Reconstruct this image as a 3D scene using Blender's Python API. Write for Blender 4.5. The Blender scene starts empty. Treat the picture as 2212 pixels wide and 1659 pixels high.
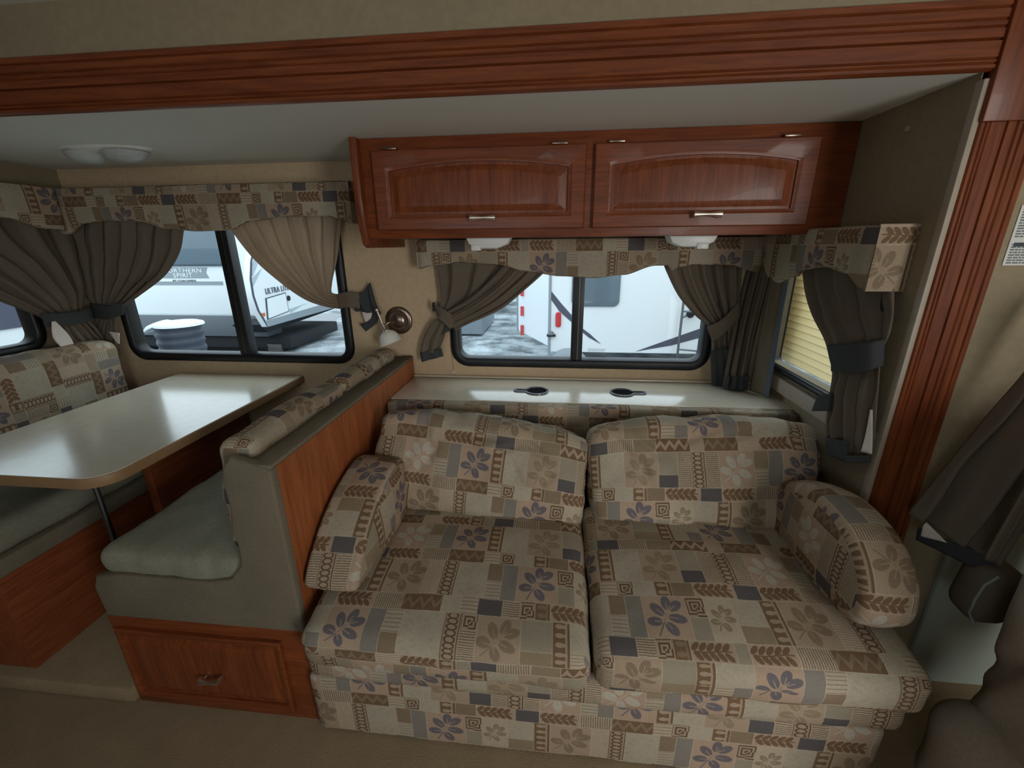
import bpy, bmesh, math, random
import numpy as np
from mathutils import Vector, Matrix, noise
from math import pi, sin, cos, radians

D = bpy.data
SC = bpy.context.scene
COL = SC.collection

# ------------------------------------------------------------------ camera
CAM = Vector((0.5847, -2.0112, 1.4359))
PITCH, YAW, ROLL, FPX = 0.3166, -0.1055, -0.0095, 920.0


def cam_axes():
    cy, sy, cp, sp = cos(YAW), sin(YAW), cos(PITCH), sin(PITCH)
    f = Vector((sy * cp, cy * cp, -sp))
    r = Vector((cy, -sy, 0))
    u = r.cross(f)
    cr, sr = cos(ROLL), sin(ROLL)
    return (r * cr + u * sr), (u * cr - r * sr), f


RX, UX, FX = cam_axes()
cd = D.cameras.new('camera')
cd.sensor_width = 36
cd.lens = 36 * FPX / 2212
cd.clip_start = 0.02
cd.clip_end = 200
co = D.objects.new('camera', cd)
m = Matrix((RX, UX, -FX)).transposed().to_4x4()
m.translation = CAM
co.matrix_world = m
COL.objects.link(co)
SC.camera = co


def at(u, v, ax, val):
    """survey: the point of the plane ax=val that is seen at photograph pixel u, v"""
    d = RX * ((u - 1106) / FPX) + UX * ((829.5 - v) / FPX) + FX
    i = 'xyz'.index(ax)
    return CAM + d * ((val - CAM[i]) / d[i])


# ------------------------------------------------------------------ world, lights, exposure
SC.view_settings.view_transform = 'Standard'
SC.view_settings.look = 'None'
SC.view_settings.gamma = 1
SC.view_settings.use_curve_mapping = False
SC.view_settings.exposure = 0.0
w = D.worlds.new('overcast')
SC.world = w
w.use_nodes = True
bg = w.node_tree.nodes['Background']
bg.inputs[0].default_value = (0.80, 0.92, 1.0, 1)
bg.inputs[1].default_value = 2.45


def area(name, loc, target, sx, sy, power, color, spread=180):
    l = D.lights.new(name, 'AREA')
    l.shape = 'RECTANGLE'
    l.size, l.size_y = sx, sy
    l.energy = power
    l.color = color
    l.spread = radians(spread)
    o = D.objects.new(name, l)
    o.location = loc
    o.rotation_euler = (Vector(target) - Vector(loc)).to_track_quat('-Z', 'Y').to_euler()
    COL.objects.link(o)


# fill lamps added at an unseen door and window behind the camera
area('rear_fill_right', (2.25, -3.22, 1.00), (1.2, -1.0, 0.5), 0.66, 1.5, 15.5, (1.0, 0.96, 0.91), 130)
area('rear_fill_left', (0.05, -3.22, 1.35), (0.5, 0, 0.6), 0.7, 0.5, 3.0, (0.93, 0.97, 1.0))

# ------------------------------------------------------------------ materials


def srgb(r, g, b):
    f = lambda c: (c / 255 / 12.92) if c / 255 <= 0.04045 else ((c / 255 + 0.055) / 1.055) ** 2.4
    return (f(r), f(g), f(b), 1)


class NT:
    def __init__(s, name):
        s.m = D.materials.new(name)
        s.m.use_nodes = True
        s.t = s.m.node_tree
        s.b = s.t.nodes['Principled BSDF']

    def n(s, typ, **kw):
        x = s.t.nodes.new(typ)
        for k, v in kw.items():
            if k.startswith('i_'):
                x.inputs[int(k[2:]) if k[2:].isdigit() else k[2:]].default_value = v
            else:
                setattr(x, k, v)
        return x

    def l(s, a, b):
        s.t.links.new(a, b)

    def coords(s, scale=(1, 1, 1), src='Object'):
        tc = s.n('ShaderNodeTexCoord')
        mp = s.n('ShaderNodeMapping')
        mp.inputs['Scale'].default_value = scale
        s.l(tc.outputs[src], mp.inputs[0])
        return mp.outputs[0]

    def noise(s, vec, scale, detail=3, rough=0.55, dist=0):
        x = s.n('ShaderNodeTexNoise')
        x.inputs['Scale'].default_value = scale
        x.inputs['Detail'].default_value = detail
        x.inputs['Roughness'].default_value = rough
        x.inputs['Distortion'].default_value = dist
        s.l(vec, x.inputs['Vector'])
        return x.outputs[0]

    def ramp(s, fac, stops):
        r = s.n('ShaderNodeValToRGB')
        e = r.color_ramp.elements
        while len(e) < len(stops):
            e.new(0.5)
        for i, (p, c) in enumerate(stops):
            e[i].position = p
            e[i].color = c
        s.l(fac, r.inputs[0])
        return r.outputs[0]

    def mix(s, fac, a, b, mode='MIX'):
        x = s.n('ShaderNodeMix', data_type='RGBA', blend_type=mode)
        for sock, v in ((0, fac), (6, a), (7, b)):
            if isinstance(v, (float, int)):
                x.inputs[sock].default_value = v
            elif isinstance(v, tuple):
                x.inputs[sock].default_value = v
            else:
                s.l(v, x.inputs[sock])
        return x.outputs[2]

    def base(s, c):
        if isinstance(c, tuple):
            s.b.inputs['Base Color'].default_value = c
        else:
            s.l(c, s.b.inputs['Base Color'])

    def set(s, rough=0.6, metal=0, spec=0.5, coat=0):
        s.b.inputs['Roughness'].default_value = rough
        s.b.inputs['Metallic'].default_value = metal
        s.b.inputs['Specular IOR Level'].default_value = spec
        s.b.inputs['Coat Weight'].default_value = coat

    def bump(s, h, strength=0.3, dist=0.002):
        b = s.n('ShaderNodeBump')
        b.inputs['Strength'].default_value = strength
        b.inputs['Distance'].default_value = dist
        s.l(h, b.inputs['Height'])
        s.l(b.outputs[0], s.b.inputs['Normal'])


def plain(name, c, rough=0.6, metal=0, spec=0.5, nz=0.12, nscale=30, bump=0.0):
    t = NT(name)
    v = t.coords()
    n = t.noise(v, nscale, 4)
    t.base(t.mix(n, tuple(x * (1 - nz) for x in c[:3]) + (1,), tuple(min(1, x * (1 + nz)) for x in c[:3]) + (1,)))
    t.set(rough, metal, spec)
    if bump:
        t.bump(n, bump)
    return t.m


def wood(name, axis, dark=(106, 52, 26), light=(144, 76, 40), rough=0.38):
    t = NT(name)
    sc = {'x': (1.2, 14, 14), 'y': (14, 1.2, 14), 'z': (14, 14, 1.2)}[axis]
    v = t.coords(sc)
    big = t.noise(v, 1.6, 4, 0.6, 1.2)
    v2 = t.coords(tuple(8 if q == 1.2 else 130 for q in sc))
    fine = t.noise(v2, 1.0, 3, 0.6)
    c = t.ramp(big, [(0.25, srgb(*dark)), (0.5, srgb(*[(a + b) // 2 for a, b in zip(dark, light)])), (0.75, srgb(*light))])
    pores = t.ramp(fine, [(0.40, (0.70, 0.66, 0.62, 1)), (0.56, (1, 1, 1, 1))])
    t.base(t.mix(0.75, c, pores, 'MULTIPLY'))
    t.set(rough, 0, 0.38, 0.05)
    t.bump(fine, 0.15, 0.001)
    return t.m


M = {}
M['wood_x'] = wood('oak_grain_across', 'x')
M['wood_z'] = wood('oak_grain_upright', 'z')
M['wood_y'] = wood('oak_grain_deep', 'y', (112, 56, 30), (148, 82, 46))
M['wood_panel'] = wood('oak_panel', 'z', (146, 80, 42), (178, 104, 60), 0.45)
M['groove'] = plain('groove_stain', srgb(48, 18, 12), 0.6)
M['groove_door'] = wood('oak_cove', 'x', (84, 32, 20), (112, 46, 28))


def wallpaper(name, c, warm=1.0):
    t = NT(name)
    v = t.coords()
    n = t.noise(v, 3.0, 5, 0.6)
    n2 = t.noise(v, 45, 3, 0.6)
    a = srgb(*c)
    b = tuple(x * 0.82 for x in a[:3]) + (1,)
    k = t.mix(n, b, a)
    t.base(t.mix(0.35, k, t.ramp(n2, [(0.35, (0.7, 0.68, 0.64, 1)), (0.65, (1, 1, 1, 1))]), 'MULTIPLY'))
    t.set(0.75, 0, 0.25)
    vv = t.coords((500, 500, 60))
    t.bump(t.noise(vv, 1, 2), 0.12, 0.0008)
    return t.m


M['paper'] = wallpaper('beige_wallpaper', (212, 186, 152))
M['paper_shaded'] = wallpaper('shaded_wallpaper', (164, 149, 122))  # wallpaper darkened so its colour carries the upper wall's shade
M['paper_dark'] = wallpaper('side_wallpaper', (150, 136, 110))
M['ceiling'] = plain('ceiling_panel', srgb(226, 226, 218), 0.7, nz=0.03, nscale=4)
M['greypanel'] = plain('grey_green_panel', srgb(150, 158, 146), 0.6, nz=0.05, nscale=5)
M['rubber'] = plain('black_frame', srgb(18, 19, 24), 0.45, nz=0.05)
M['alu'] = plain('aluminium_track', srgb(120, 122, 126), 0.35, 1)
M['plastic_black'] = plain('black_plastic', srgb(6, 6, 8), 0.30, spec=0.25, nz=0.02)
M['plastic_white'] = plain('white_plastic', srgb(225, 226, 220), 0.35, nz=0.02)
M['lens'] = plain('ribbed_lens', srgb(180, 184, 182), 0.3, nz=0.05, nscale=150, bump=0.4)
M['nickel'] = plain('brushed_nickel', srgb(226, 210, 196), 0.34, 1, nz=0.05)
M['nickel_dark'] = plain('satin_nickel', srgb(150, 130, 116), 0.3, 1, nz=0.05)
M['slate'] = plain('slate_hem', srgb(68, 71, 71), 0.85, spec=0.1, nz=0.15, nscale=200, bump=0.2)
M['fr_glass'] = plain('frosted_glass', srgb(232, 230, 220), 0.35, nz=0.05, nscale=40)
M['white_cloth'] = plain('white_lining', srgb(225, 215, 205), 0.8, spec=0.1)
M['dark_metal'] = plain('dark_metal', srgb(40, 40, 42), 0.5, 1)
M['vinyl_edge'] = plain('beige_edge_strip', srgb(170, 158, 140), 0.5)
M['table_edge'] = plain('table_edge_band', srgb(150, 118, 84), 0.45)
M['under'] = plain('dark_underside', srgb(50, 40, 32), 0.8)

t = NT('laminate')
v = t.coords()
n = t.noise(v, 26, 5, 0.65)
t.base(t.mix(n, srgb(208, 197, 174), srgb(230, 222, 202)))
t.set(0.20, 0, 0.8, 0.35)
t.b.inputs['Coat Roughness'].default_value = 0.12
t.bump(t.noise(v, 220, 2), 0.04, 0.0006)
M['laminate'] = t.m
t = NT('carpet')
v = t.coords()
n = t.noise(v, 300, 3, 0.7)
n2 = t.noise(v, 9, 3)
t.base(t.mix(0.6, t.mix(n2, srgb(164, 144, 116), srgb(190, 170, 140)), t.ramp(n, [(0.3, (0.45, 0.42, 0.4, 1)), (0.7, (1.1, 1.08, 1, 1))]), 'MULTIPLY'))
t.set(0.95, 0, 0.05)
t.bump(n, 0.9, 0.006)
M['carpet'] = t.m


def cloth(name, a, b, trans=0.0, weave=260, rough=0.9):
    t = NT(name)
    v = t.coords()
    n = t.noise(v, weave, 3, 0.7)
    n2 = t.noise(v, 6, 3)
    c = t.mix(0.5, t.mix(n2, srgb(*a), srgb(*b)), t.ramp(n, [(0.3, (0.72, 0.72, 0.72, 1)), (0.7, (1.12, 1.12, 1.12, 1))]), 'MULTIPLY')
    t.base(c)
    t.set(rough, 0, 0.12)
    t.bump(n, 0.35, 0.0015)
    if trans:
        tr = t.n('ShaderNodeBsdfTranslucent')
        t.l(c, tr.inputs[0])
        mx = t.n('ShaderNodeMixShader')
        mx.inputs[0].default_value = trans
        out = t.t.nodes['Material Output']
        t.l(t.b.outputs[0], mx.inputs[1])
        t.l(tr.outputs[0], mx.inputs[2])
        t.l(mx.outputs[0], out.inputs[0])
    return t.m


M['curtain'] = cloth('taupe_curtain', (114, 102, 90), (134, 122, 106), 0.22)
M['curtain_lit'] = cloth('taupe_curtain_backlit', (182, 164, 144), (202, 182, 160), 0.5)  # same taupe cloth, paler: daylight through it put into the colour
M['trim_cloth'] = cloth('grey_tweed', (106, 97, 82), (130, 120, 102), 0, 150)
M['vinyl'] = cloth('grey_green_seat', (132, 130, 114), (148, 146, 128), 0, 90, 0.75)
M['recliner'] = cloth('taupe_recliner', (150, 138, 124), (168, 155, 138), 0, 120)
M['panel_cloth'] = cloth('blue_grey_band', (92, 102, 112), (106, 116, 126), 0)

# clear pane
t = NT('window_glass')
out = t.t.nodes['Material Output']
tr = t.n('ShaderNodeBsdfTransparent')
tr.inputs[0].default_value = (0.93, 0.96, 0.97, 1)
gl = t.n('ShaderNodeBsdfGlossy')
gl.inputs['Roughness'].default_value = 0.02
fr = t.n('ShaderNodeFresnel')
fr.inputs[0].default_value = 1.45
mx = t.n('ShaderNodeMixShader')
ge = t.n('ShaderNodeNewGeometry')
ma = t.n('ShaderNodeMath', operation='SUBTRACT', use_clamp=True)
t.l(fr.outputs[0], ma.inputs[0])
t.l(ge.outputs['Backfacing'], ma.inputs[1])
mb = t.n('ShaderNodeMath', operation='MULTIPLY')
t.l(ma.outputs[0], mb.inputs[0])
mb.inputs[1].default_value = 0.3
t.l(mb.outputs[0], mx.inputs[0])
t.l(tr.outputs[0], mx.inputs[1])
t.l(gl.outputs[0], mx.inputs[2])
t.l(mx.outputs[0], out.inputs[0])
M['glass'] = t.m


# ---- upholstery print: a patchwork drawn in numpy (a generated, procedural picture)
UN = 0.038
TW, TH = 20, 13.3
PXU = 48


def make_print():
    W, H = int(TW * PXU), int(TH * PXU)
    rng = np.random.RandomState(4)
    C = dict(tan=(181, 160, 130), pale=(186, 180, 156), sage=(160, 154, 130), olive=(150, 134, 102), brown=(122, 92, 62),
             dkbrown=(96, 72, 50), slate=(84, 84, 90), blue=(98, 97, 112), grey=(134, 132, 124), taupe=(140, 120, 92),
             cream=(212, 202, 176), pink=(190, 162, 134), white=(198, 198, 182), lite=(196, 184, 156))
    C = {k: np.array(v, float) for k, v in C.items()}
    img = np.zeros((H, W, 3))
    img[:] = C['tan']

    def blend(reg, mask, c):
        reg[:] = reg * (1 - mask[..., None]) + c * mask[..., None]

    def sm(d, w):
        return np.clip(0.5 - d / w, 0, 1)

    def ell(x, y, cx, cy, ang, a, b):
        dx, dy = x - cx, y - cy
        u = dx * cos(ang) + dy * sin(ang)
        q = -dx * sin(ang) + dy * cos(ang)
        return np.sqrt((u / a) ** 2 + (q / b) ** 2) - 1

    def draw(x0, y0, w_, h_, mot, c1, c2):
        X0, X1 = int(round(x0 * PXU)), int(round((x0 + w_) * PXU))
        Y0, Y1 = int(round(y0 * PXU)), int(round((y0 + h_) * PXU))
        xs = np.arange(X0, X1) % W
        ys = np.arange(Y0, Y1) % H
        n, k = len(ys), len(xs)
        reg = np.zeros((n, k, 3))
        reg[:] = C[c1]
        yy, xx = np.mgrid[0:n, 0:k]
        x = xx / PXU
        y = yy / PXU
        c = C[c2]
        if mot == 'leaf':
            s = min(w_, h_)
            cx, cy = w_ * 0.48, h_ * 0.56
            base = rng.uniform(-0.25, 0.25)
            mask = np.zeros((n, k))
            vein = np.zeros((n, k))
            mr = -0.85 + base
            cx, cy = w_ * 0.50 - cos(mr) * .14 * s, h_ * 0.50 - sin(mr) * .14 * s
            mid = np.abs(-(x - cx) * sin(mr) + (y - cy) * cos(mr))
            alm = (x - cx) * cos(mr) + (y - cy) * sin(mr)
            mask = np.maximum(mask, sm(mid - .05, .05) * (alm > 0) * (alm < .30 * s))
            for tt, da, L in ((.26, .42, .40), (.24, -.42, .40), (.12, 1.20, .44), (.10, -1.22, .42), (.0, 2.05, .38), (-.02, -2.1, .36)):
                a = mr + da + rng.uniform(-.08, .08)
                ox, oy = cx + cos(mr) * tt * s, cy + sin(mr) * tt * s
                ex, ey = ox + cos(a) * L * .58 * s, oy + sin(a) * L * .58 * s
                mask = np.maximum(mask, sm(ell(x, y, ex, ey, a, L * .46 * s, .112 * s), .12))
                dd = np.abs(-(x - ox) * sin(a) + (y - oy) * cos(a))
                al = (x - ox) * cos(a) + (y - oy) * sin(a)
                vein = np.maximum(vein, sm(dd - .028, .04) * (al > 0) * (al < L * s * .60))
            vein = np.maximum(vein, sm(mid - .03, .04) * (alm > -.0) * (alm < .42 * s))
            st = np.abs(-(x - cx) * sin(mr + pi) + (y - cy) * cos(mr + pi))
            al = (x - cx) * cos(mr + pi) + (y - cy) * sin(mr + pi)
            mask = np.maximum(mask, sm(st - .045, .05) * (al > 0) * (al < .38 * s))
            blend(reg, mask * .92, c)
            blend(reg, vein * .9, C[c1] * 1.06)
        elif mot == 'sprig':
            mask = sm(np.abs(y - h_ * .5 - .06 * np.sin(x * 2)) - .05, .05) * (x > .2) * (x < w_ - .2)
            kk = int(w_ / .5)
            for i in range(kk):
                for sgn in (-1, 1):
                    cx = .35 + i * .5 + (.12 if sgn > 0 else 0)
                    if cx > w_ - .25:
                        continue
                    mask = np.maximum(mask, sm(ell(x, y, cx, h_ * .5 + sgn * h_ * .22, sgn * .75, .36, .17), .15))
            blend(reg, mask, c)
        elif mot == 'vstr' or mot == 'hstr':
            q = x if mot == 'vstr' else y
            r = y if mot == 'vstr' else x
            ph = q * 2 * pi / .17 + .5 * np.sin(r * 5)
            mask = np.clip(np.sin(ph) * 1.6, 0, 1)
            jag = (rng.rand(n, k) > .12)
            blend(reg, mask * jag, c)
        elif mot == 'thin':
            mask = np.clip(np.sin(y * 2 * pi / .30) * 3 - 1.6, 0, 1)
            blend(reg, mask * .8, c)
        elif mot == 'zig':
            z = np.abs(((x / .85) % 1) - .5) * 2
            mask = sm(np.abs(y - h_ * .5 - (z - .5) * h_ * .5) - h_ * .17, .08)
            blend(reg, mask, c)
        elif mot == 'drops':
            mask = np.zeros((n, k))
            stp = .62
            for i in range(int(h_ / stp) + 1):
                mask = np.maximum(mask, sm(ell(x, y, w_ * .42, (i + .5) * stp, 0, w_ * .26, .17), .2))
                mask = np.maximum(mask, sm(ell(x, y, w_ * .66, (i + .5) * stp, 0, w_ * .2, .12), .2))
            mask = np.maximum(mask, sm(np.abs(x - w_ * .8) - .07, .05))
            blend(reg, mask, c)
        elif mot == 'loops':
            mask = sm(np.minimum(x - .09, w_ - .09 - x), .05)
            stp = .40
            for i in range(int(h_ / stp) + 1):
                e = ell(x, y, w_ * .5, (i + .5) * stp, 0.1, w_ * .30, .19)
                mask = np.maximum(mask, sm(np.abs(e) - .2, .2) * (x < w_ * .82))
            blend(reg, mask, c)
        elif mot == 'greek':
            cx, cy = w_ * .5, h_ * .5
            r = np.maximum(np.abs(x - cx), np.abs(y - cy))
            mask = np.clip(np.sin((r + .12 * (y > cy) * (x > cx)) * 2 * pi / .26) * 2, 0, 1)
            blend(reg, mask, c)
        elif mot == 'mottle':
            g = np.sin(x * 5 + 2 * np.sin(y * 3)) * np.sin(y * 6 + np.sin(x * 4))
            blend(reg, np.clip(g - .35, 0, 1) * .5, c)
        ln = .045
        edge = np.maximum(sm(y - ln, .05), sm(x - ln, .05))
        blend(reg, edge * .8, C['lite'] * 1.05)
        img[np.ix_(ys, xs)] = reg

    P = []
    y = 0
    P += [(0, y, 3, 1.3, 'sprig', 'pink', 'brown'), (3, y, 2.2, 1.3, 'vstr', 'taupe', 'cream'), (5.2, y, 3, 1.3, 'zig', 'brown', 'taupe'),
          (8.2, y, 1.4, 1.3, '', 'pale', 'tan'), (9.6, y, 1.3, 1.3, 'thin', 'lite', 'taupe'), (10.9, y, 1.8, 1.3, '', 'slate', 'slate'),
          (12.7, y, 1.3, 1.3, 'hstr', 'taupe', 'cream'), (14, y, 1.1, 1.3, 'greek', 'tan', 'dkbrown'), (15.1, y, 1.1, 1.3, 'drops', 'brown', 'taupe'),
          (16.2, y, 2.9, 1.3, 'sprig', 'tan', 'brown'), (19.1, y, .9, 1.3, '', 'sage', 'tan')]
    y = 1.3
    P += [(0, y, 3, 3.2, 'leaf', 'pink', 'blue'), (3, y, 1.3, 3.2, '', 'grey', 'grey'), (4.3, y, 1.3, 1.6, 'thin', 'pale', 'taupe'),
          (4.3, y + 1.6, 1.3, 1.6, '', 'taupe', 'tan'), (5.6, y, 3.1, 3.2, 'mottle', 'pale', 'sage'), (8.7, y, 1.2, 3.2, 'loops', 'tan', 'dkbrown'),
          (9.9, y, 1.2, 1.1, 'greek', 'tan', 'dkbrown'), (9.9, y + 1.1, 1.2, 2.1, 'hstr', 'taupe', 'cream'), (11.1, y, 3.1, 3.2, 'leaf', 'tan', 'taupe'),
          (14.2, y, 2.2, 2.1, '', 'sage', 'tan'), (14.2, y + 2.1, 2.2, 1.1, '', 'olive', 'tan'), (16.4, y, 1.2, 3.2, 'drops', 'brown', 'tan'),
          (17.6, y, 2.4, 2.0, 'mottle', 'pale', 'tan'), (17.6, y + 2.0, 1.2, 1.2, 'thin', 'lite', 'taupe'), (18.8, y + 2.0, 1.2, 1.2, '', 'grey', 'tan')]
    y = 4.5
    P += [(1.2, y, 3, 1.2, 'zig', 'brown', 'taupe'), (4.2, y, 1.7, 1.2, 'hstr', 'tan', 'cream'), (5.9, y, 2.8, 1.2, 'sprig', 'pink', 'brown'),
          (8.7, y, 1.2, 1.2, 'drops', 'brown', 'tan'), (9.9, y, 1.0, 1.2, '', 'sage', 'tan'), (10.9, y, 1.8, 1.2, '', 'slate', 'slate'),
          (12.7, y, 2.3, 1.2, 'vstr', 'taupe', 'cream'), (15, y, 2.0, 1.2, '', 'olive', 'tan'), (17, y, 3.0, 1.2, 'zig', 'brown', 'tan'),
          (20, y, 1.2, 1.2, '', 'tan', 'tan')]
    y = 5.7
    P += [(0, y, 1.2, 3.2, 'loops', 'tan', 'dkbrown'), (1.2, y, 1.2, 3.2, 'hstr', 'taupe', 'cream'), (2.4, y, 3, 3.2, 'leaf', 'pink', 'white'),
          (5.4, y, 1.2, 1.6, '', 'olive', 'tan'), (5.4, y + 1.6, 1.2, 1.6, 'thin', 'pale', 'taupe'), (6.6, y, 1.2, 3.2, '', 'grey', 'tan'),
          (7.8, y, 3, 3.2, 'leaf', 'pink', 'blue'), (10.8, y, 1.2, 3.2, 'drops', 'brown', 'tan'), (12, y, 2.1, 3.2, 'mottle', 'pale', 'sage'),
          (14.1, y, 3, 3.2, 'leaf', 'tan', 'olive'), (17.1, y, 1.7, 2, '', 'sage', 'tan'), (17.1, y + 2, 1.7, 1.2, '', 'slate', 'tan'),
          (18.8, y, 1.2, 3.2, 'hstr', 'taupe', 'cream')]
    y = 8.9
    P += [(.6, y, 1.8, 1.2, '', 'slate', 'tan'), (2.4, y, 3.0, 1.2, 'sprig', 'tan', 'brown'), (5.4, y, 2.3, 1.2, 'vstr', 'taupe', 'cream'),
          (7.7, y, 3.0, 1.2, 'zig', 'brown', 'taupe'), (10.7, y, 1.3, 1.2, 'thin', 'lite', 'taupe'), (12, y, 1.2, 1.2, 'greek', 'tan', 'dkbrown'),
          (13.2, y, 1.6, 1.2, '', 'pale', 'tan'), (14.8, y, 1.2, 1.2, 'drops', 'brown', 'tan'), (16, y, 1.6, 1.2, '', 'taupe', 'tan'),
          (17.6, y, 3.0, 1.2, 'sprig', 'pink', 'brown')]
    y = 10.1
    P += [(0, y, 2.0, 2.0, 'mottle', 'pale', 'tan'), (0, y + 2.0, 2.0, 1.2, '', 'olive', 'tan'), (2.0, y, 1.2, 3.2, 'drops', 'brown', 'tan'),
          (3.2, y, 3.1, 3.2, 'leaf', 'tan', 'taupe'), (6.3, y, 1.3, 3.2, 'hstr', 'tan', 'cream'), (7.6, y, 1.2, 3.2, 'loops', 'tan', 'dkbrown'),
          (8.8, y, 2.4, 3.2, 'mottle', 'pale', 'sage'), (11.2, y, 1.2, 1.6, '', 'taupe', 'tan'), (11.2, y + 1.6, 1.2, 1.6, 'thin', 'pale', 'taupe'),
          (12.4, y, 1.2, 3.2, '', 'grey', 'tan'), (13.6, y, 3.1, 3.2, 'leaf', 'pink', 'blue'), (16.7, y, 1.3, 1.6, 'greek', 'tan', 'dkbrown'),
          (16.7, y + 1.6, 1.3, 1.6, '', 'sage', 'tan'), (18, y, 2, 3.2, 'leaf', 'lite', 'olive')]
    for p in P:
        draw(*p)
    # woven grain
    g = rng.rand(H, W)
    g = (g + np.roll(g, 1, 0) + np.roll(g, 1, 1)) / 3
    img *= (0.86 + 0.26 * g)[..., None]
    mean = C['tan'] * 0.97
    img = mean + (img - mean) * 0.84
    img = img.mean(-1, keepdims=True) * 0.22 + img * 0.78
    img = np.clip(img * np.array([1.01, 0.985, 0.975]) * 0.93 / 255, 0, 1)[::-1]
    im = D.images.new('patchwork_print', W, H)
    px = np.ones((H, W, 4), np.float32)
    px[..., :3] = img
    im.pixels.foreach_set(px.ravel())
    im.update()
    return im


PRINT = make_print()
PUX, PUY = TW * UN, TH * UN


def print_mat(name, tint=(1, 1, 1, 1)):
    t = NT(name)
    tc = t.n('ShaderNodeTexCoord')
    im = t.n('ShaderNodeTexImage')
    im.image = PRINT
    t.l(tc.outputs['UV'], im.inputs[0])
    v = t.coords()
    n = t.noise(v, 8, 3)
    c = t.mix(0.5, im.outputs[0], t.ramp(n, [(0.3, (0.86, 0.85, 0.83, 1)), (0.7, (1.05, 1.05, 1.05, 1))]), 'MULTIPLY')
    if tint[0] != 1:
        c = t.mix(1.0, c, tint, 'MULTIPLY')
    t.base(c)
    t.set(0.92, 0, 0.1)
    t.bump(t.noise(v, 420, 2), 0.35, 0.0012)
    return t.m


M['print'] = print_mat('patchwork_upholstery')

# ------------------------------------------------------------------ mesh helpers


def link(name, me, mat, parent=None, smooth=False, **props):
    o = D.objects.new(name, me)
    COL.objects.link(o)
    if mat is not None:
        for x in (mat if isinstance(mat, (list, tuple)) else [mat]):
            me.materials.append(M[x] if isinstance(x, str) else x)
    if parent is not None:
        o.parent = parent
    if smooth:
        for p in me.polygons:
            p.use_smooth = True
    for k, v in props.items():
        o[k] = v
    return o


def tag(o, label=None, category=None, group=None, kind=None):
    for k, v in (('label', label), ('category', category), ('group', group), ('kind', kind)):
        if v:
            o[k] = v
    return o


def thing(name, label, category, group=None, loc=(0, 0, 0)):
    o = D.objects.new(name, None)
    o.empty_display_size = 0.05
    o.location = loc
    COL.objects.link(o)
    return tag(o, label, category, group)


def fin(bm, name, mat, parent=None, smooth=False, loc=None, **props):
    me = D.meshes.new(name)
    bm.normal_update()
    bm.to_mesh(me)
    bm.free()
    o = link(name, me, mat, parent, smooth, **props)
    if loc is not None:
        o.location = loc
    return o


def auto(o, ang=40):
    """shade smooth, with edges sharper than ang kept crisp"""
    me = o.data
    bm = bmesh.new()
    bm.from_mesh(me)
    for f in bm.faces:
        f.smooth = True
    for e in bm.edges:
        if len(e.link_faces) == 2 and e.calc_face_angle(0) > radians(ang):
            e.smooth = False
    bm.to_mesh(me)
    bm.free()
    return o


def bbox(bm, x0, x1, y0, y1, z0, z1, bev=0.0, seg=2):
    r = bmesh.ops.create_cube(bm, size=1)
    vs = r['verts']
    for v in vs:
        v.co = Vector(((x0 + x1) / 2 + v.co.x * (x1 - x0), (y0 + y1) / 2 + v.co.y * (y1 - y0), (z0 + z1) / 2 + v.co.z * (z1 - z0)))
    if bev:
        es = list({e for v in vs for e in v.link_edges})
        bmesh.ops.bevel(bm, geom=es, offset=bev, segments=seg, affect='EDGES', profile=0.5)
    return bm


def box(name, mat, x0, x1, y0, y1, z0, z1, bev=0.0, parent=None, seg=2, **props):
    bm = bmesh.new()
    bbox(bm, x0, x1, y0, y1, z0, z1, bev, seg)
    o = fin(bm, name, mat, parent, **props)
    return auto(o) if bev else o


def prism(name, mat, pts, axis, a0, a1, parent=None, bev=0.0, uvscale=False, seg=2, **props):
    """closed outline pts (2-D, the two other axes in order) pushed along axis"""
    bm = bmesh.new()
    order = {'x': (1, 2, 0), 'y': (0, 2, 1), 'z': (0, 1, 2)}[axis]

    def mk(p, a):
        c = [0, 0, 0]
        c[order[0]], c[order[1]], c[order[2]] = p[0], p[1], a
        return bm.verts.new(c)
    A = [mk(p, a0) for p in pts]
    B = [mk(p, a1) for p in pts]
    n = len(pts)
    fa = bm.faces.new(A)
    fb = bm.faces.new(B[::-1])
    for i in range(n):
        bm.faces.new((A[i], B[i], B[(i + 1) % n], A[(i + 1) % n]))
    bmesh.ops.recalc_face_normals(bm, faces=bm.faces)
    if bev:
        es = list(set(fa.edges) | set(fb.edges))
        bmesh.ops.bevel(bm, geom=es, offset=bev, segments=seg, affect='EDGES', profile=0.5)
    bmesh.ops.triangulate(bm, faces=[f for f in bm.faces if len(f.verts) > 8])
    o = fin(bm, name, mat, parent, **props)
    if uvscale:
        planar_uv(o)
    return auto(o, 35)


def planar_uv(o, off=(0, 0)):
    me = o.data
    uv = me.uv_layers.new(name='UVMap')
    for p in me.polygons:
        n = p.normal
        a = max(range(3), key=lambda i: abs(n[i]))
        for li in p.loop_indices:
            c = me.vertices[me.loops[li].vertex_index].co
            q = {0: (c.y, c.z), 1: (c.x, c.z), 2: (c.x, c.y)}[a]
            uv.data[li].uv = ((q[0] + off[0]) / PUX, (q[1] + off[1]) / PUY)


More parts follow.
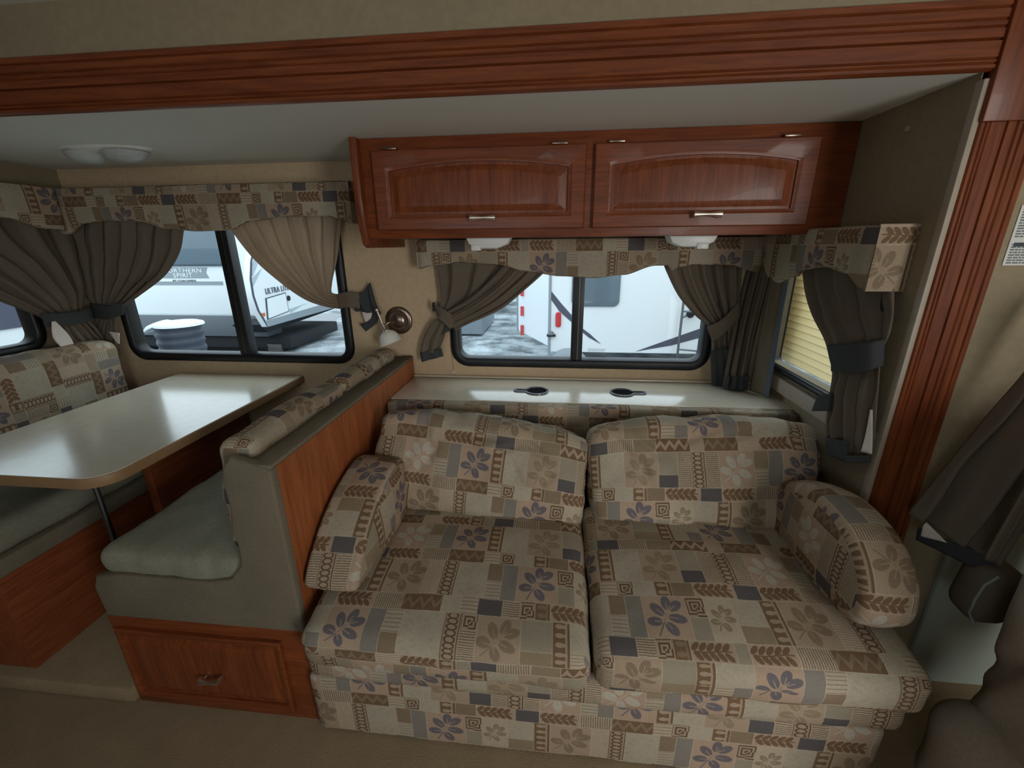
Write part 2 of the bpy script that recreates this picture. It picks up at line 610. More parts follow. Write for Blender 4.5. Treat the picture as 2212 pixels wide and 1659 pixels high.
def lathe(name, mat, prof, parent=None, seg=24, mtx=None, smooth=True, **props):
    bm = bmesh.new()
    rows = []
    for r, z in prof:
        rows.append([bm.verts.new((r * cos(2 * pi * i / seg), r * sin(2 * pi * i / seg), z)) for i in range(seg)] if r > 1e-6 else [bm.verts.new((0, 0, z))])
    for a, b in zip(rows, rows[1:]):
        for i in range(seg):
            j = (i + 1) % seg
            if len(a) == 1 and len(b) == 1:
                continue
            if len(a) == 1:
                bm.faces.new((a[0], b[i], b[j]))
            elif len(b) == 1:
                bm.faces.new((a[i], b[0], a[j]))
            else:
                bm.faces.new((a[i], b[i], b[j], a[j]))
    bmesh.ops.recalc_face_normals(bm, faces=bm.faces)
    if mtx is not None:
        bmesh.ops.transform(bm, matrix=mtx, verts=bm.verts)
    return auto(fin(bm, name, mat, parent, **props), 45)


def tube(name, mat, pts, r, parent=None, seg=8, **props):
    bm = bmesh.new()
    pts = [Vector(p) for p in pts]
    rows = []
    up = Vector((0.13, 0.21, 1)).normalized()
    for i, p in enumerate(pts):
        d = (pts[min(i + 1, len(pts) - 1)] - pts[max(i - 1, 0)]).normalized()
        a = d.cross(up)
        if a.length < 0.05:
            a = d.cross(Vector((1, 0, 0)))
        a.normalize()
        b = d.cross(a)
        rows.append([bm.verts.new(p + (a * cos(2 * pi * k / seg) + b * sin(2 * pi * k / seg)) * r) for k in range(seg)])
    for A, B in zip(rows, rows[1:]):
        for k in range(seg):
            bm.faces.new((A[k], A[(k + 1) % seg], B[(k + 1) % seg], B[k]))
    bm.faces.new(rows[0][::-1])
    bm.faces.new(rows[-1])
    bmesh.ops.recalc_face_normals(bm, faces=bm.faces)
    return auto(fin(bm, name, mat, parent, **props), 50)


def soft_box(name, mat, size, r, puff, parent=None, n=26, uvoff=(0, 0), wr=0.004, wscale=9, seed=0, mtx=None, uvm='top', deform=None, **props):
    """an upholstered block: rounded, puffed, slightly wrinkled, with cloth uv wrapped over its edges"""
    h = Vector(size) / 2
    me = D.meshes.new(name)
    vs, fs, uvs = [], [], []
    # parameter rows denser near the edges
    ts = [-1, -0.97, -0.93, -0.87] + [x for x in np.linspace(-0.8, 0.8, n)] + [0.87, 0.93, 0.97, 1]
    for ax in range(3):
        for sg in (-1, 1):
            b, c = [(1, 2), (0, 2), (0, 1)][ax]
            tb = ts if size[b] > 0.25 else ts[:4] + [-0.6, -0.3, 0, 0.3, 0.6] + ts[-4:]
            tc = ts if size[c] > 0.25 else ts[:4] + [-0.6, -0.3, 0, 0.3, 0.6] + ts[-4:]
            base = len(vs)
            for q in tb:
                for s in tc:
                    p = Vector((0, 0, 0))
                    p[ax], p[b], p[c] = sg * h[ax], q * h[b], s * h[c]
                    o = p.copy()
                    cc = Vector([max(-(h[i] - r), min(h[i] - r, p[i])) for i in range(3)])
                    d = p - cc
                    if d.length > 1e-9:
                        nn = d.normalized()
                        p = cc + nn * r
                    else:
                        nn = Vector((0, 0, 0))
                        nn[ax] = sg
                    # puff every axis by how central the point is on the face
                    for i in range(3):
                        j, k = [(1, 2), (0, 2), (0, 1)][i]
                        wgt = (1 - (p[j] / h[j]) ** 2) * (1 - (p[k] / h[k]) ** 2)
                        p[i] += puff[i] * max(0, wgt) * (p[i] / h[i])
                    w1 = noise.noise((p + Vector((seed * 3.1, seed, 0))) * wscale)
                    w2 = noise.noise((p + Vector((seed, seed * 2.3, 5))) * wscale * 2.6)
                    p += nn * (w1 * wr + w2 * wr * 0.4)
                    if deform:
                        p = deform(p, h)
                    vs.append(p)
                    # uv by the unrolled block
                    if ax == 2:
                        uv = (o.x, o.y) if sg > 0 else (o.x, -o.y)
                    elif ax == 1:
                        uv = (o.x, -h.y - (h.z - o.z)) if sg < 0 else (o.x, h.y + (h.z - o.z))
                    else:
                        uv = (sg * (h.x + (h.z - o.z)), o.y)
                    if uvm == 'front':   # face seen from -y is the main face
                        if ax == 1:
                            uv = (o.x, o.z)
                        elif ax == 2:
                            uv = (o.x, sg * (h.z + (o.y + h.y)))
                        else:
                            uv = (sg * (h.x + (o.y + h.y)), o.z)
                    uvs.append(((uv[0] + uvoff[0]) / PUX, (uv[1] + uvoff[1]) / PUY))
            L = len(tc)
            for i in range(len(tb) - 1):
                for j in range(L - 1):
                    a = base + i * L + j
                    f = (a, a + 1, a + L + 1, a + L)
                    flip = (ax == 1) ^ (sg < 0)
                    fs.append(f[::-1] if not flip else f)
    me.from_pydata([tuple(v) for v in vs], [], fs)
    ul = me.uv_layers.new(name='UVMap')
    li = np.empty(len(me.loops), np.int32)
    me.loops.foreach_get('vertex_index', li)
    ul.data.foreach_set('uv', np.array(uvs, np.float32)[li].ravel())
    bm = bmesh.new()
    bm.from_mesh(me)
    bmesh.ops.remove_doubles(bm, verts=bm.verts, dist=1e-5)
    bmesh.ops.recalc_face_normals(bm, faces=bm.faces)
    if mtx is not None:
        bmesh.ops.transform(bm, matrix=mtx, verts=bm.verts)
    bm.to_mesh(me)
    bm.free()
    return link(name, me, mat, parent, True, **props)


def MT(loc, rx=0, ry=0, rz=0):
    return Matrix.Translation(loc) @ Matrix.Rotation(rz, 4, 'Z') @ Matrix.Rotation(ry, 4, 'Y') @ Matrix.Rotation(rx, 4, 'X')


def drape(name, mat, rows, nrm, folds=6, amp=0.012, parent=None, nx=60, ny=40, thick=0.003, seed=0, sharp=0.0, **props):
    """hanging cloth: rows of (left point, right point, fold amplitude factor) from top to bottom"""
    nrm = Vector(nrm).normalized()
    R_ = [(Vector(a), Vector(b), k) for a, b, k in rows]
    K = len(R_)

    def cr(p0, p1, p2, p3, t):
        return 0.5 * ((2 * p1) + (p2 - p0) * t + (2 * p0 - 5 * p1 + 4 * p2 - p3) * t * t + (3 * p1 - p0 - 3 * p2 + p3) * t ** 3)
    bm = bmesh.new()
    grid = []
    for i in range(ny + 1):
        s = i / ny * (K - 1)
        k = min(int(s), K - 2)
        t = s - k
        q = [R_[max(0, min(K - 1, k + d))] for d in (-1, 0, 1, 2)]
        A = cr(q[0][0], q[1][0], q[2][0], q[3][0], t)
        B = cr(q[0][1], q[1][1], q[2][1], q[3][1], t)
        am = q[1][2] * (1 - t) + q[2][2] * t
        row = []
        for j in range(nx + 1):
            x = j / nx
            p = A.lerp(B, x)
            ph = x * folds * 2 * pi + seed + 0.7 * noise.noise(Vector((x * 3, s * 0.8, seed)))
            tp = min(1, 10 * min(x, 1 - x) + 0.15)
            f = sin(ph) + 0.35 * sin(2.3 * ph + seed) + 0.7 * noise.noise(Vector((x * 6, s * 1.2, seed * 2)))
            row.append(bm.verts.new(p + nrm * (f * amp * am * tp)))
        grid.append(row)
    for a, b in zip(grid, grid[1:]):
        for j in range(nx):
            bm.faces.new((a[j], a[j + 1], b[j + 1], b[j]))
    bmesh.ops.recalc_face_normals(bm, faces=bm.faces)
    bmesh.ops.solidify(bm, geom=bm.faces[:], thickness=thick)
    return fin(bm, name, mat, parent, True, **props)


# ------------------------------------------------------------------ key sizes (metres)
XW, XR, XL = -0.122, 1.522, -1.80      # booth panel, right end wall, left end wall of the slide-out
YO = -0.785                            # plane of the main side wall
ZC, ZB, ZBT = 1.7935, 1.792, 1.926      # slide-out ceiling, beam underside and top
ZK, ZT = 0.811, 0.797                  # console shelf, table
ZM = 2.045                             # main ceiling

# ------------------------------------------------------------------ setting


def struct(o):
    o['kind'] = 'structure'
    return o


def wall_holes(name, mat, axis, p0, p1, a0, a1, z0, z1, holes):
    """wall of thickness p0..p1 across axis, spanning a0..a1, z0..z1, with rectangular holes (a,b,z,z)"""
    bm = bmesh.new()
    xs = sorted({a0, a1} | {h[0] for h in holes} | {h[1] for h in holes})
    zs = sorted({z0, z1} | {h[2] for h in holes} | {h[3] for h in holes})
    for i in range(len(xs) - 1):
        for j in range(len(zs) - 1):
            cx, cz = (xs[i] + xs[i + 1]) / 2, (zs[j] + zs[j + 1]) / 2
            if any(h[0] < cx < h[1] and h[2] < cz < h[3] for h in holes):
                continue
            if axis == 'y':
                bbox(bm, xs[i], xs[i + 1], p0, p1, zs[j], zs[j + 1])
            else:
                bbox(bm, p0, p1, xs[i], xs[i + 1], zs[j], zs[j + 1])
    return struct(fin(bm, name, mat))


W1 = (-1.68, -0.425, 0.862, 1.64)
W2 = (0.072, 1.300, 0.862, 1.42)
W3 = (-0.70, -0.055, 0.915, 1.42)   # y range on the right end wall
W4 = (-0.95, -0.27, 0.985, 1.60)  # y range on the left end wall
IN = 0.03
ins = lambda q: (q[0] + IN, q[1] - IN, q[2] + IN, q[3] - IN)
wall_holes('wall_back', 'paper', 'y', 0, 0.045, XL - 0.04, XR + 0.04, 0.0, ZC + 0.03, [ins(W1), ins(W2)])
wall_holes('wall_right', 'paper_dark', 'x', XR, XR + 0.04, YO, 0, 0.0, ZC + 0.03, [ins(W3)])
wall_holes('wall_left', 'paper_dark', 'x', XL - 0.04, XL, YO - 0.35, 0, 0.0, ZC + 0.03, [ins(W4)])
struct(box('ceiling', 'ceiling', XL - 0.6, XR - 0.001, YO - 0.001, -0.001, ZC, ZC + 0.03))
struct(box('ceiling_main', 'ceiling', -3.1, 3.2, -3.35, YO + 0.04, ZM, ZM + 0.03))
struct(box('floor', 'carpet', -3.1, 3.2, -3.35, 0.045, -0.05, 0.0))
struct(box('trim_5', 'carpet', XL, XW - 0.65, -1.135, 0.0, 0.001, 0.066, 0.012))
# main side wall around the slide-out opening
wall_holes('wall_main', 'paper_shaded', 'y', YO, YO + 0.04, -3.1, 3.2, 0.0, ZM, [(XL - 0.6, XR + 0.002, -1, ZB + 0.002)])
struct(box('wall_panel', 'greypanel', 1.80, 2.6, YO - 0.016, YO - 0.001, 0.0, 0.60, 0.003))
wall_holes('wall_rear', 'paper_shaded', 'y', -3.35, -3.3, -3.1, 3.2, 0, ZM, [(-0.7, 0.4, 1.05, 1.65), (1.9, 2.6, 0.02, 1.95)])
wall_holes('wall_side_left', 'paper_shaded', 'x', -3.14, -3.1, -3.35, YO + 0.04, 0, ZM, [])
wall_holes('wall_side_right', 'paper_shaded', 'x', 3.2, 3.24, -3.35, YO + 0.04, 0, ZM, [])
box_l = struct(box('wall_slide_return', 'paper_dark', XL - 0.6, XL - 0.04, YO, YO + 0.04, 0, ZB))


def casing_profile(w_):
    """fluted moulding section: (across, depth)"""
    pts = [(0, 0), (0, 0.010), (0.004, 0.016)]
    for a, d in ((.10, .004), (.165, .004), (.43, .008), (.60, .004), (.70, .004), (.86, .005)):
        pts += [(w_ * a - 0.003, 0.016), (w_ * a, 0.016 - d), (w_ * a + 0.003, 0.016)]
    pts += [(w_ - 0.004, 0.016), (w_, 0.010), (w_, 0)]
    return pts


# beam casing, runs along x on the front of the main wall, bottom wraps under
pr = casing_profile(ZBT - ZB)
struct(prism('trim_1', 'wood_x', [(YO - b, ZB + a) for a, b in pr], 'x', -3.05, 1.533))
# right post casing
pr = casing_profile(0.132)
struct(prism('trim_3', 'wood_z', [(1.534 + a, YO - b) for a, b in pr], 'z', 0.0, 1.690))
struct(box('trim_4', 'wood_z', 1.532, 1.690, YO - 0.024, YO - 0.0, 1.690, 1.965, 0.004))
struct(box('trim_6', 'vinyl_edge', 1.521, 1.535, YO - 0.012, YO + 0.01, 0.0, ZB - 0.014, 0.002))


# windows -----------------------------------------------------------
def rrect(x0, x1, z0, z1, r, n=8):
    p = []
    for cx, cz, a in ((x1 - r, z0 + r, -pi / 2), (x1 - r, z1 - r, 0), (x0 + r, z1 - r, pi / 2), (x0 + r, z0 + r, pi)):
        for i in range(n + 1):
            t = a + pi / 2 * i / n
            p.append((cx + r * cos(t), cz + r * sin(t)))
    return p


def window(name, q, plane, axis, inward, mull, fw=0.045, r=0.09):
    """black rounded frame; plane = wall face, inward = direction into the room (+1/-1)"""
    x0, x1, z0, z1 = q
    o = D.objects.new(name, None)
    COL.objects.link(o)
    o['kind'] = 'structure'
    pro = 0.018 * inward
    deep = -0.05 * inward
    rings = []
    for ins_, dep in ((0, 0), (0.002, pro * .6), (0.010, pro), (fw - 0.008, pro), (fw, pro * .6), (fw, deep), (0.0, deep)):
        rings.append([(a, b, dep) for a, b in rrect(x0 + ins_, x1 - ins_, z0 + ins_, z1 - ins_, max(r - ins_, 0.03))])
    bm = bmesh.new()

    def P(a, b, d):
        return (a, plane + d, b) if axis == 'y' else (plane + d, a, b)
    vr = [[bm.verts.new(P(*p)) for p in rg] for rg in rings]
    vr.append(vr[0])
    n = len(vr[0])
    for A, B in zip(vr, vr[1:]):
        for i in range(n):
            bm.faces.new((A[i], A[(i + 1) % n], B[(i + 1) % n], B[i]))
    bmesh.ops.recalc_face_normals(bm, faces=bm.faces)
    auto(fin(bm, 'frame', 'rubber', o), 50)

    def bx(nm, mat, a0, a1, b0, b1, d0, d1, **k):
        d0, d1 = sorted((d0, d1))
        if axis == 'y':
            return box(nm, mat, a0, a1, plane + d0, plane + d1, b0, b1, parent=o, **k)
        return box(nm, mat, plane + d0, plane + d1, a0, a1, b0, b1, parent=o, **k)
    if mull:
        bx('mullion', 'rubber', mull[0], mull[1], z0 + fw * .8, z1 - fw * .8, 0.010 * inward, -0.045 * inward, bev=0.003)
        mm = (mull[0] + mull[1]) / 2
        bx('track', 'alu', mm + 0.002, mm + 0.006, z0 + fw * .9, z1 - fw * .9, 0.0125 * inward, 0.009 * inward)
        bx('pane', 'glass', x0 + fw * .7, mm, z0 + fw * .7, z1 - fw * .7, -0.030 * inward, -0.033 * inward)
        bx('pane', 'glass', mm, x1 - fw * .7, z0 + fw * .7, z1 - fw * .7, -0.020 * inward, -0.023 * inward)
    else:
        bx('pane', 'glass', x0 + fw * .7, x1 - fw * .7, z0 + fw * .7, z1 - fw * .7, -0.025 * inward, -0.028 * inward)
    return o


window('window_1', W1, 0, 'y', -1, (-1.048, -0.990))
window('window_2', W2, 0, 'y', -1, (0.657, 0.710))
window('window_3', W3, XR, 'x', -1, None, 0.026, 0.05)
struct(box('window_sill', 'vinyl_edge', XR - 0.022, XR + 0.002, -0.775, -0.02, 0.845, 0.905, 0.005))
window('window_4', W4, XL, 'x', 1, None)

# ------------------------------------------------------------------ console shelf behind the sofa
t_ = thing('console_shelf', 'beige laminate console shelf below the window behind the sofa', 'shelf')
box('worktop', 'laminate', XW + 0.002, XR - 0.001, -0.345, -0.001, ZK - 0.022, ZK, 0.004, t_)
box('back_strip', 'laminate', XW + 0.002, XR - 0.001, -0.030, -0.0005, ZK, ZK + 0.006, 0.002, t_)
box('body', 'paper_dark', XW + 0.002, XR - 0.001, -0.33, -0.001, 0.02, ZK - 0.022, 0, t_)


# the holders sit in round holes; the worktop is shallow there, so the bowls are kept above it
def cup(cx, cy, flip):
    h = D.objects.new('cup_holder', None)
    COL.objects.link(h)
    h.parent = t_
    h['label'] = 'black plastic cup holder with a keyhole-shaped rim'

    def key(R0, R1, tl, n=44):
        p = []
        a0 = math.asin(R1 / R0)
        for i in range(n + 1):
            a = a0 + (2 * pi - 2 * a0) * i / n
            p.append((cx + flip * R0 * cos(a), cy + R0 * sin(a)))
        for i in range(11):
            a = -pi / 2 + pi * i / 10
            p.append((cx + flip * (tl + R1 * cos(a)), cy + R1 * sin(a)))
        return p
    O, I = key(.053, .018, .086), key(.044, .009, .086)
    bm = bmesh.new()
    rings = [(O, 0), (key(.052, .017, .086), .006), (key(.0475, .0125, .086), .0075), (key(.0445, .0095, .086), .006), (I, 0.0012)]
    vr = [[bm.verts.new((x, y, ZK + z)) for x, y in pts] for pts, z in rings]
    n = len(O)
    for A, B in zip(vr, vr[1:]):
        for i in range(n):
            bm.faces.new((A[i], A[(i + 1) % n], B[(i + 1) % n], B[i]))
    bmesh.ops.recalc_face_normals(bm, faces=bm.faces)
    auto(fin(bm, 'rim', 'plastic_rim', h), 60)
    prism('bowl', 'cup_black', I, 'z', ZK + 0.0006, ZK + 0.0018, h)
    return h


M['cup_black'] = plain('matt_black_cup', srgb(5, 5, 6), 0.8, spec=0.05)
M['plastic_rim'] = plain('dark_glossy_rim', srgb(84, 86, 96), 0.25, nz=0.02)
cup(0.505, -0.212, -1)
cup(0.880, -0.205, 1)

# ------------------------------------------------------------------ beige fabric-covered back of the sofa + sofa
sofa = thing('sofa', 'two-seat sofa covered in tan and blue-grey patchwork leaf print', 'sofa', loc=(0.7, -0.8, 0))
sofa_inv = Matrix.Translation((-0.7, 0.8, 0))


def under(o, parent):
    """keep world place when the parent Empty is not at the origin"""
    o.parent = parent
    o.matrix_parent_inverse = Matrix.Translation(-Vector(parent.location))
    return o


def S(o):
    return under(o, sofa)


S(soft_box('back_panel', 'print', (XR - XW - 0.008, 0.05, 0.32), 0.008, (0, 0.002, 0), uvm='front', uvoff=(0.27, 0.045), wr=0.001,
           mtx=MT(((XW + XR) / 2, -0.371, 0.650)), seed=3))


def base_def(p, h):
    return p


# skirt / front rail, wraps at the left end
S(soft_box('base', 'print', (1.585, 0.62, 0.232), 0.016, (0.0, 0.004, 0.0), uvoff=(0.20, 0.02), mtx=MT((0.671, -0.842, 0.116)), wr=0.003, wscale=5, seed=2))


def rail_def(p, h):
    # the deck edge sags a little between the ends
    p.z -= 0.006 * (1 - (p.x / h.x) ** 2)
    return p


S(soft_box('front_rail', 'print', (1.612, 0.66, 0.105), 0.035, (0.002, 0.008, 0.0), uvoff=(0.05, 0.09), mtx=MT((0.688, -0.832, 0.283)), wr=0.004, seed=4, deform=rail_def))


def seat_def(sgn):
    def f(p, h):
        # crown in the middle, thin rolled front lip
        k = (p.y + h.y) / (2 * h.y)
        if p.z > 0:
            p.z += 0.012 * sin(min(1, k * 1.6) * pi * .5) - 0.016 * (1 - k) ** 3
        return p
    return f


def cushion(name, label, group, mat='print', **k):
    size, mtx = k.pop('size'), k.pop('mtx')
    o = soft_box(name, mat, size, k.pop('r'), k.pop('puff'), mtx=mtx, **k)
    return tag(o, label, 'cushion', group)


cushion('seat_cushion', 'patchwork sofa seat cushion beside the wooden dinette panel', 'sofa seat cushions', size=(0.785, 0.60, 0.14), r=0.038, puff=(0.004, 0.008, 0.016),
        mtx=MT((0.300, -0.905, 0.408), radians(3.0)), uvoff=(0.33, 0.155), seed=5, wr=0.005, deform=seat_def(1), n=34)
cushion('seat_cushion', 'patchwork sofa seat cushion nearer the fluted wooden post', 'sofa seat cushions', size=(0.800, 0.60, 0.14), r=0.038, puff=(0.004, 0.008, 0.016),
        mtx=MT((1.100, -0.893, 0.412), radians(3.0), 0, radians(1)), uvoff=(0.02, 0.235), seed=8, wr=0.005, deform=seat_def(1), n=34)


def back_def(crs):
    def f(p, h):
        # slumped top, pulled wrinkles under the top edge, pinched corners
        k = (p.z + h.z) / (2 * h.z)
        for cx, cz, a, L, d in crs:
            dx, dz = p.x - cx, p.z - cz
            u_ = dx * cos(a) + dz * sin(a)
            v_ = -dx * sin(a) + dz * cos(a)
            g = math.exp(-(v_ / 0.012) ** 2) * math.exp(-(u_ / L) ** 2)
            if p.y < 0:
                p.y += d * g * 1.9
        e = (abs(p.x) / h.x)
        p.z -= 0.020 * max(0, e - .75) / .25 * k
        p.y += 0.010 * (k - .5) * (1 - e * e)
        return p
    return f


cr1 = [(-.20, .10, -1.35, .06, .010), (-.17, .05, 1.2, .05, .008), (.10, .09, .4, .07, .010), (.13, .02, -.9, .06, .008), (.24, -.02, 1.0, .09, .009), (.02, .12, 0, .1, .006),
       (-.26, .0, 1.35, .07, .006), (.2, .1, -.5, .06, .008)]
cr2 = [(-.26, .09, -.9, .07, .010), (-.18, .10, -.7, .07, .011), (-.20, .02, -1.3, .06, .009), (-.02, .13, .3, .08, .008), (.12, .13, .2, .08, .010), (.22, .02, 1.4, .08, .006),
       (-.1, .14, .1, .1, .007), (.28, .12, .9, .06, .008)]
cushion('back_cushion', 'crumpled patchwork sofa back cushion beside the wooden dinette panel', 'sofa back cushions', size=(0.785, 0.19, 0.36), r=0.036, puff=(0.006, 0.028, 0.014),
        mtx=MT((0.310, -0.575, 0.630), radians(-20), radians(6.0)), uvm='front', uvoff=(0.36, 0.20), seed=11, wr=0.015, wscale=8, deform=back_def(cr1), n=46)
cushion('back_cushion', 'patchwork sofa back cushion nearer the fluted post, leaning into the corner', 'sofa back cushions', size=(0.770, 0.19, 0.37), r=0.036, puff=(0.006, 0.028, 0.014),
        mtx=MT((1.105, -0.560, 0.640), radians(-20), radians(-3.6)), uvm='front', uvoff=(0.045, 0.205), seed=15, wr=0.015, wscale=8, deform=back_def(cr2), n=46)


# arms: outline in the y-z plane, padded
def arm(x0, x1, outline, uvoff, seed, lean=0.0, rad=0.028):
    # loft of rounded outline slices
    N = 72
    pts = [Vector((0, a, b)) for a, b in outline]
    # resample closed catmull-rom outline
    n = len(pts)
    out = []
    for i in range(n):
        p0, p1, p2, p3 = pts[i - 1], pts[i], pts[(i + 1) % n], pts[(i + 2) % n]
        for k in range(N // n + 1):
            t = k / (N // n + 1)
            out.append(0.5 * ((2 * p1) + (p2 - p0) * t + (2 * p0 - 5 * p1 + 4 * p2 - p3) * t * t + (3 * p1 - p0 - 3 * p2 + p3) * t ** 3))
    cen = sum(out, Vector()) / len(out)
    sl = []
    for q in range(7):
        a = pi / 2 * q / 6
        sl.append((x0 + rad * (1 - sin(a)) * 1.0, rad * (1 - cos(a)) if False else rad * (1 - cos(pi / 2 - a)) * 0))
    xs = []
    K = 8
    for q in range(K + 1):
        a = pi / 2 * q / K
        xs.append((x0 + rad * (1 - cos(a)), rad * (1 - sin(a))))
    for q in range(1, 8):
        xs.append((x0 + rad + (x1 - x0 - 2 * rad) * q / 8, -0.004 * sin(pi * q / 8)))
    for q in range(K + 1):
        a = pi / 2 * q / K
        xs.append((x1 - rad + rad * sin(a), rad * (1 - cos(a))))
    bm = bmesh.new()
    L = len(out)
    per = [0]
    for i in range(L):
        per.append(per[-1] + (out[(i + 1) % L] - out[i]).length)
    nor = []
    for i in range(L):
        d = (out[(i + 1) % L] - out[i - 1]).normalized()
        nn = Vector((0, d.z, -d.y))
        if nn.dot(out[i] - cen) < 0:
            nn = -nn
        nor.append(nn)
    rings = []
    for x, inset in xs:
        r_ = []
        for i in range(L):
            p = out[i] - nor[i] * inset
            w_ = noise.noise(Vector((x * 9, p.y * 9, p.z * 9 + seed))) * 0.005
            r_.append(bm.verts.new((x + lean * (p.z - cen.z), p.y + nor[i].y * w_, p.z + nor[i].z * w_)))
        rings.append(r_)
    uvl = bm.loops.layers.uv.new('UVMap')

    def setuv(f, co):
        for lp, c in zip(f.loops, co):
            lp[uvl].uv = ((c[0] + uvoff[0]) / PUX, (c[1] + uvoff[1]) / PUY)
    for k in range(len(rings) - 1):
        for i in range(L):
            j = (i + 1) % L
            f = bm.faces.new((rings[k][i], rings[k + 1][i], rings[k + 1][j], rings[k][j]))
            setuv(f, ((xs[k][0], per[i]), (xs[k + 1][0], per[i]), (xs[k + 1][0], per[i + 1]), (xs[k][0], per[i + 1])))
    for ring, sg in ((rings[0], -1), (rings[-1], 1)):
        # cap as concentric fans, a little domed
        prev = ring
        for s, dome in ((.75, .006), (.45, .010), (.15, .012)):
            nx_ = []
            for i in range(L):
                c = ring[i].co
                q = Vector((c.x, cen.y + (c.y - cen.y) * s, cen.z + (c.z - cen.z) * s))
                q.x += sg * dome
                nx_.append(bm.verts.new(q))
            for i in range(L):
                j = (i + 1) % L
                f = bm.faces.new((prev[i], nx_[i], nx_[j], prev[j]))
                setuv(f, [(v.vert.co.y, v.vert.co.z) for v in f.loops])
            prev = nx_
        f = bm.faces.new(prev)
        setuv(f, [(v.vert.co.y, v.vert.co.z) for v in f.loops])
    bmesh.ops.recalc_face_normals(bm, faces=bm.faces)
    return S(fin(bm, 'arm', 'print', None, True))


arm(-0.110, 0.048, [(-0.72, 0.725), (-0.84, 0.715), (-0.96, 0.670), (-1.055, 0.600), (-1.112, 0.535), (-1.085, 0.505), (-0.95, 0.485), (-0.80, 0.47), (-0.66, 0.465), (-0.625, 0.52), (-0.63, 0.66)], (0.07, 0.3), 3, 0, 0.017)
arm(1.340, 1.475, [(-0.66, 0.665), (-0.78, 0.725), (-0.92, 0.748), (-1.04, 0.715), (-1.105, 0.645), (-1.118, 0.56), (-1.07, 0.505), (-0.95, 0.485), (-0.80, 0.475), (-0.66, 0.47), (-0.62, 0.52), (-0.625, 0.61)], (0.28, 0.11), 9)

# ------------------------------------------------------------------ right-hand dinette bench (nearest the sofa)
bench = thing('dinette_bench', 'wood and grey tweed dinette bench with a drawer, backing onto the sofa', 'bench')
bm = bmesh.new()
bbox(bm, -0.766, XW - 0.004, -1.10, -0.01, 0.0, 0.372)
fin(bm, 'base', 'wood_z', bench)
# face frame around the drawer
box('face_frame', 'wood_x', -0.768, XW - 0.002, -1.122, -1.099, 0.0, 0.372, 0.003, bench)


def panel_door(name, x0, x1, z0, z1, y, rise, parent, mat='wood_x', fr=0.055, th=0.018, side=None):
    """raised-panel front facing -y; the top of the panel may be arched by rise"""
    o = D.objects.new(name, None)
    COL.objects.link(o)
    o.parent = parent
    NS = 20
    side = side or fr

    def ring(i0x, i0z, top_in, ri):
        p = []
        a0, a1, b0, b1 = x0 + i0x, x1 - i0x, z0 + i0z, z1 - top_in
        for i in range(NS):
            p.append((a0 + (a1 - a0) * i / NS, b0))
        for i in range(NS):
            p.append((a1, b0 + (b1 - ri - b0) * i / NS))
        for i in range(NS):
            t = i / NS
            s = 2 * t - 1
            p.append((a1 + (a0 - a1) * t, b1 - ri * s * s))
        for i in range(NS):
            p.append((a0, b1 - ri + (b0 - b1 + ri) * i / NS))
        return p
    tf = fr * 0.8

    def build(nm, specs, mt, cap):
        bm = bmesh.new()
        vr = []
        for (ix, iz, it, ri, d) in specs:
            vr.append([bm.verts.new((a, y - d, b)) for a, b in ring(ix, iz, it, ri)])
        n = len(vr[0])
        for A, B in zip(vr, vr[1:]):
            for i in range(n):
                bm.faces.new((A[i], A[(i + 1) % n], B[(i + 1) % n], B[i]))
        if cap:
            bmesh.ops.triangulate(bm, faces=[bm.faces.new(vr[-1])])
        bmesh.ops.recalc_face_normals(bm, faces=bm.faces)
        return auto(fin(bm, nm, mt, o), 25)
    build('frame', [(0, 0, 0, 0, 0), (0, 0, 0, 0, th - .004), (.004, .004, .004, 0, th), (side - .012, fr - .012, tf - .012, rise, th), (side - .006, fr - .006, tf - .006, rise, th - .003),
                    (side, fr, tf, rise, th - .004), (side + .001, fr + .001, tf + .001, rise, th - .011)], mat, False)
    build('raised_panel', [(side + .001, fr + .001, tf + .001, rise, th - .011), (side + .010, fr + .010, tf + .010, rise, th - .011), (side + .030, fr + .028, tf + .028, rise, th - .002),
                           (side + .033, fr + .031, tf + .031, rise, th - .0015)], 'wood_z', True)
    return o


def pull(x, y, z, parent, L=0.082, rot=0.0):
    """cast bow handle: slim middle, shell-shaped ends, two posts"""
    prof = []
    for i in range(25):
        t = -1 + 2 * i / 24
        r = 0.0055 + 0.0085 * abs(t) ** 1.6
        if abs(t) > .9:
            r *= math.sqrt(max(0, 1 - ((abs(t) - .9) / .1) ** 2))
        prof.append((max(r, 0), t * L / 2))
    prof[0] = (0, -L / 2)
    prof[-1] = (0, L / 2)
    h = lathe('handle', 'nickel', prof, None, 14, Matrix.Rotation(pi / 2, 4, 'Y'))
    bm = bmesh.new()
    bm.from_mesh(h.data)
    for v in bm.verts:
        v.co.y -= 0.008 * (1 - (v.co.x / (L / 2)) ** 2) + 0.014
    for s in (-1, 1):
        r = bmesh.ops.create_cone(bm, cap_ends=True, segments=10, radius1=.0045, radius2=.0035, depth=.016)
        bmesh.ops.transform(bm, matrix=MT((s * L * .38, -.008, 0), pi / 2), verts=r['verts'])
    bmesh.ops.transform(bm, matrix=MT((x, y, z), 0, rot), verts=bm.verts)
    bm.to_mesh(h.data)
    bm.free()
    h.parent = parent
    h['label'] = 'nickel bow handle'
    return h


dr = panel_door('drawer', -0.745, -0.205, 0.045, 0.325, -1.122, 0, bench, fr=0.022, th=0.016)
pull(-0.445, -1.138, 0.172, dr, 0.075, radians(-8))
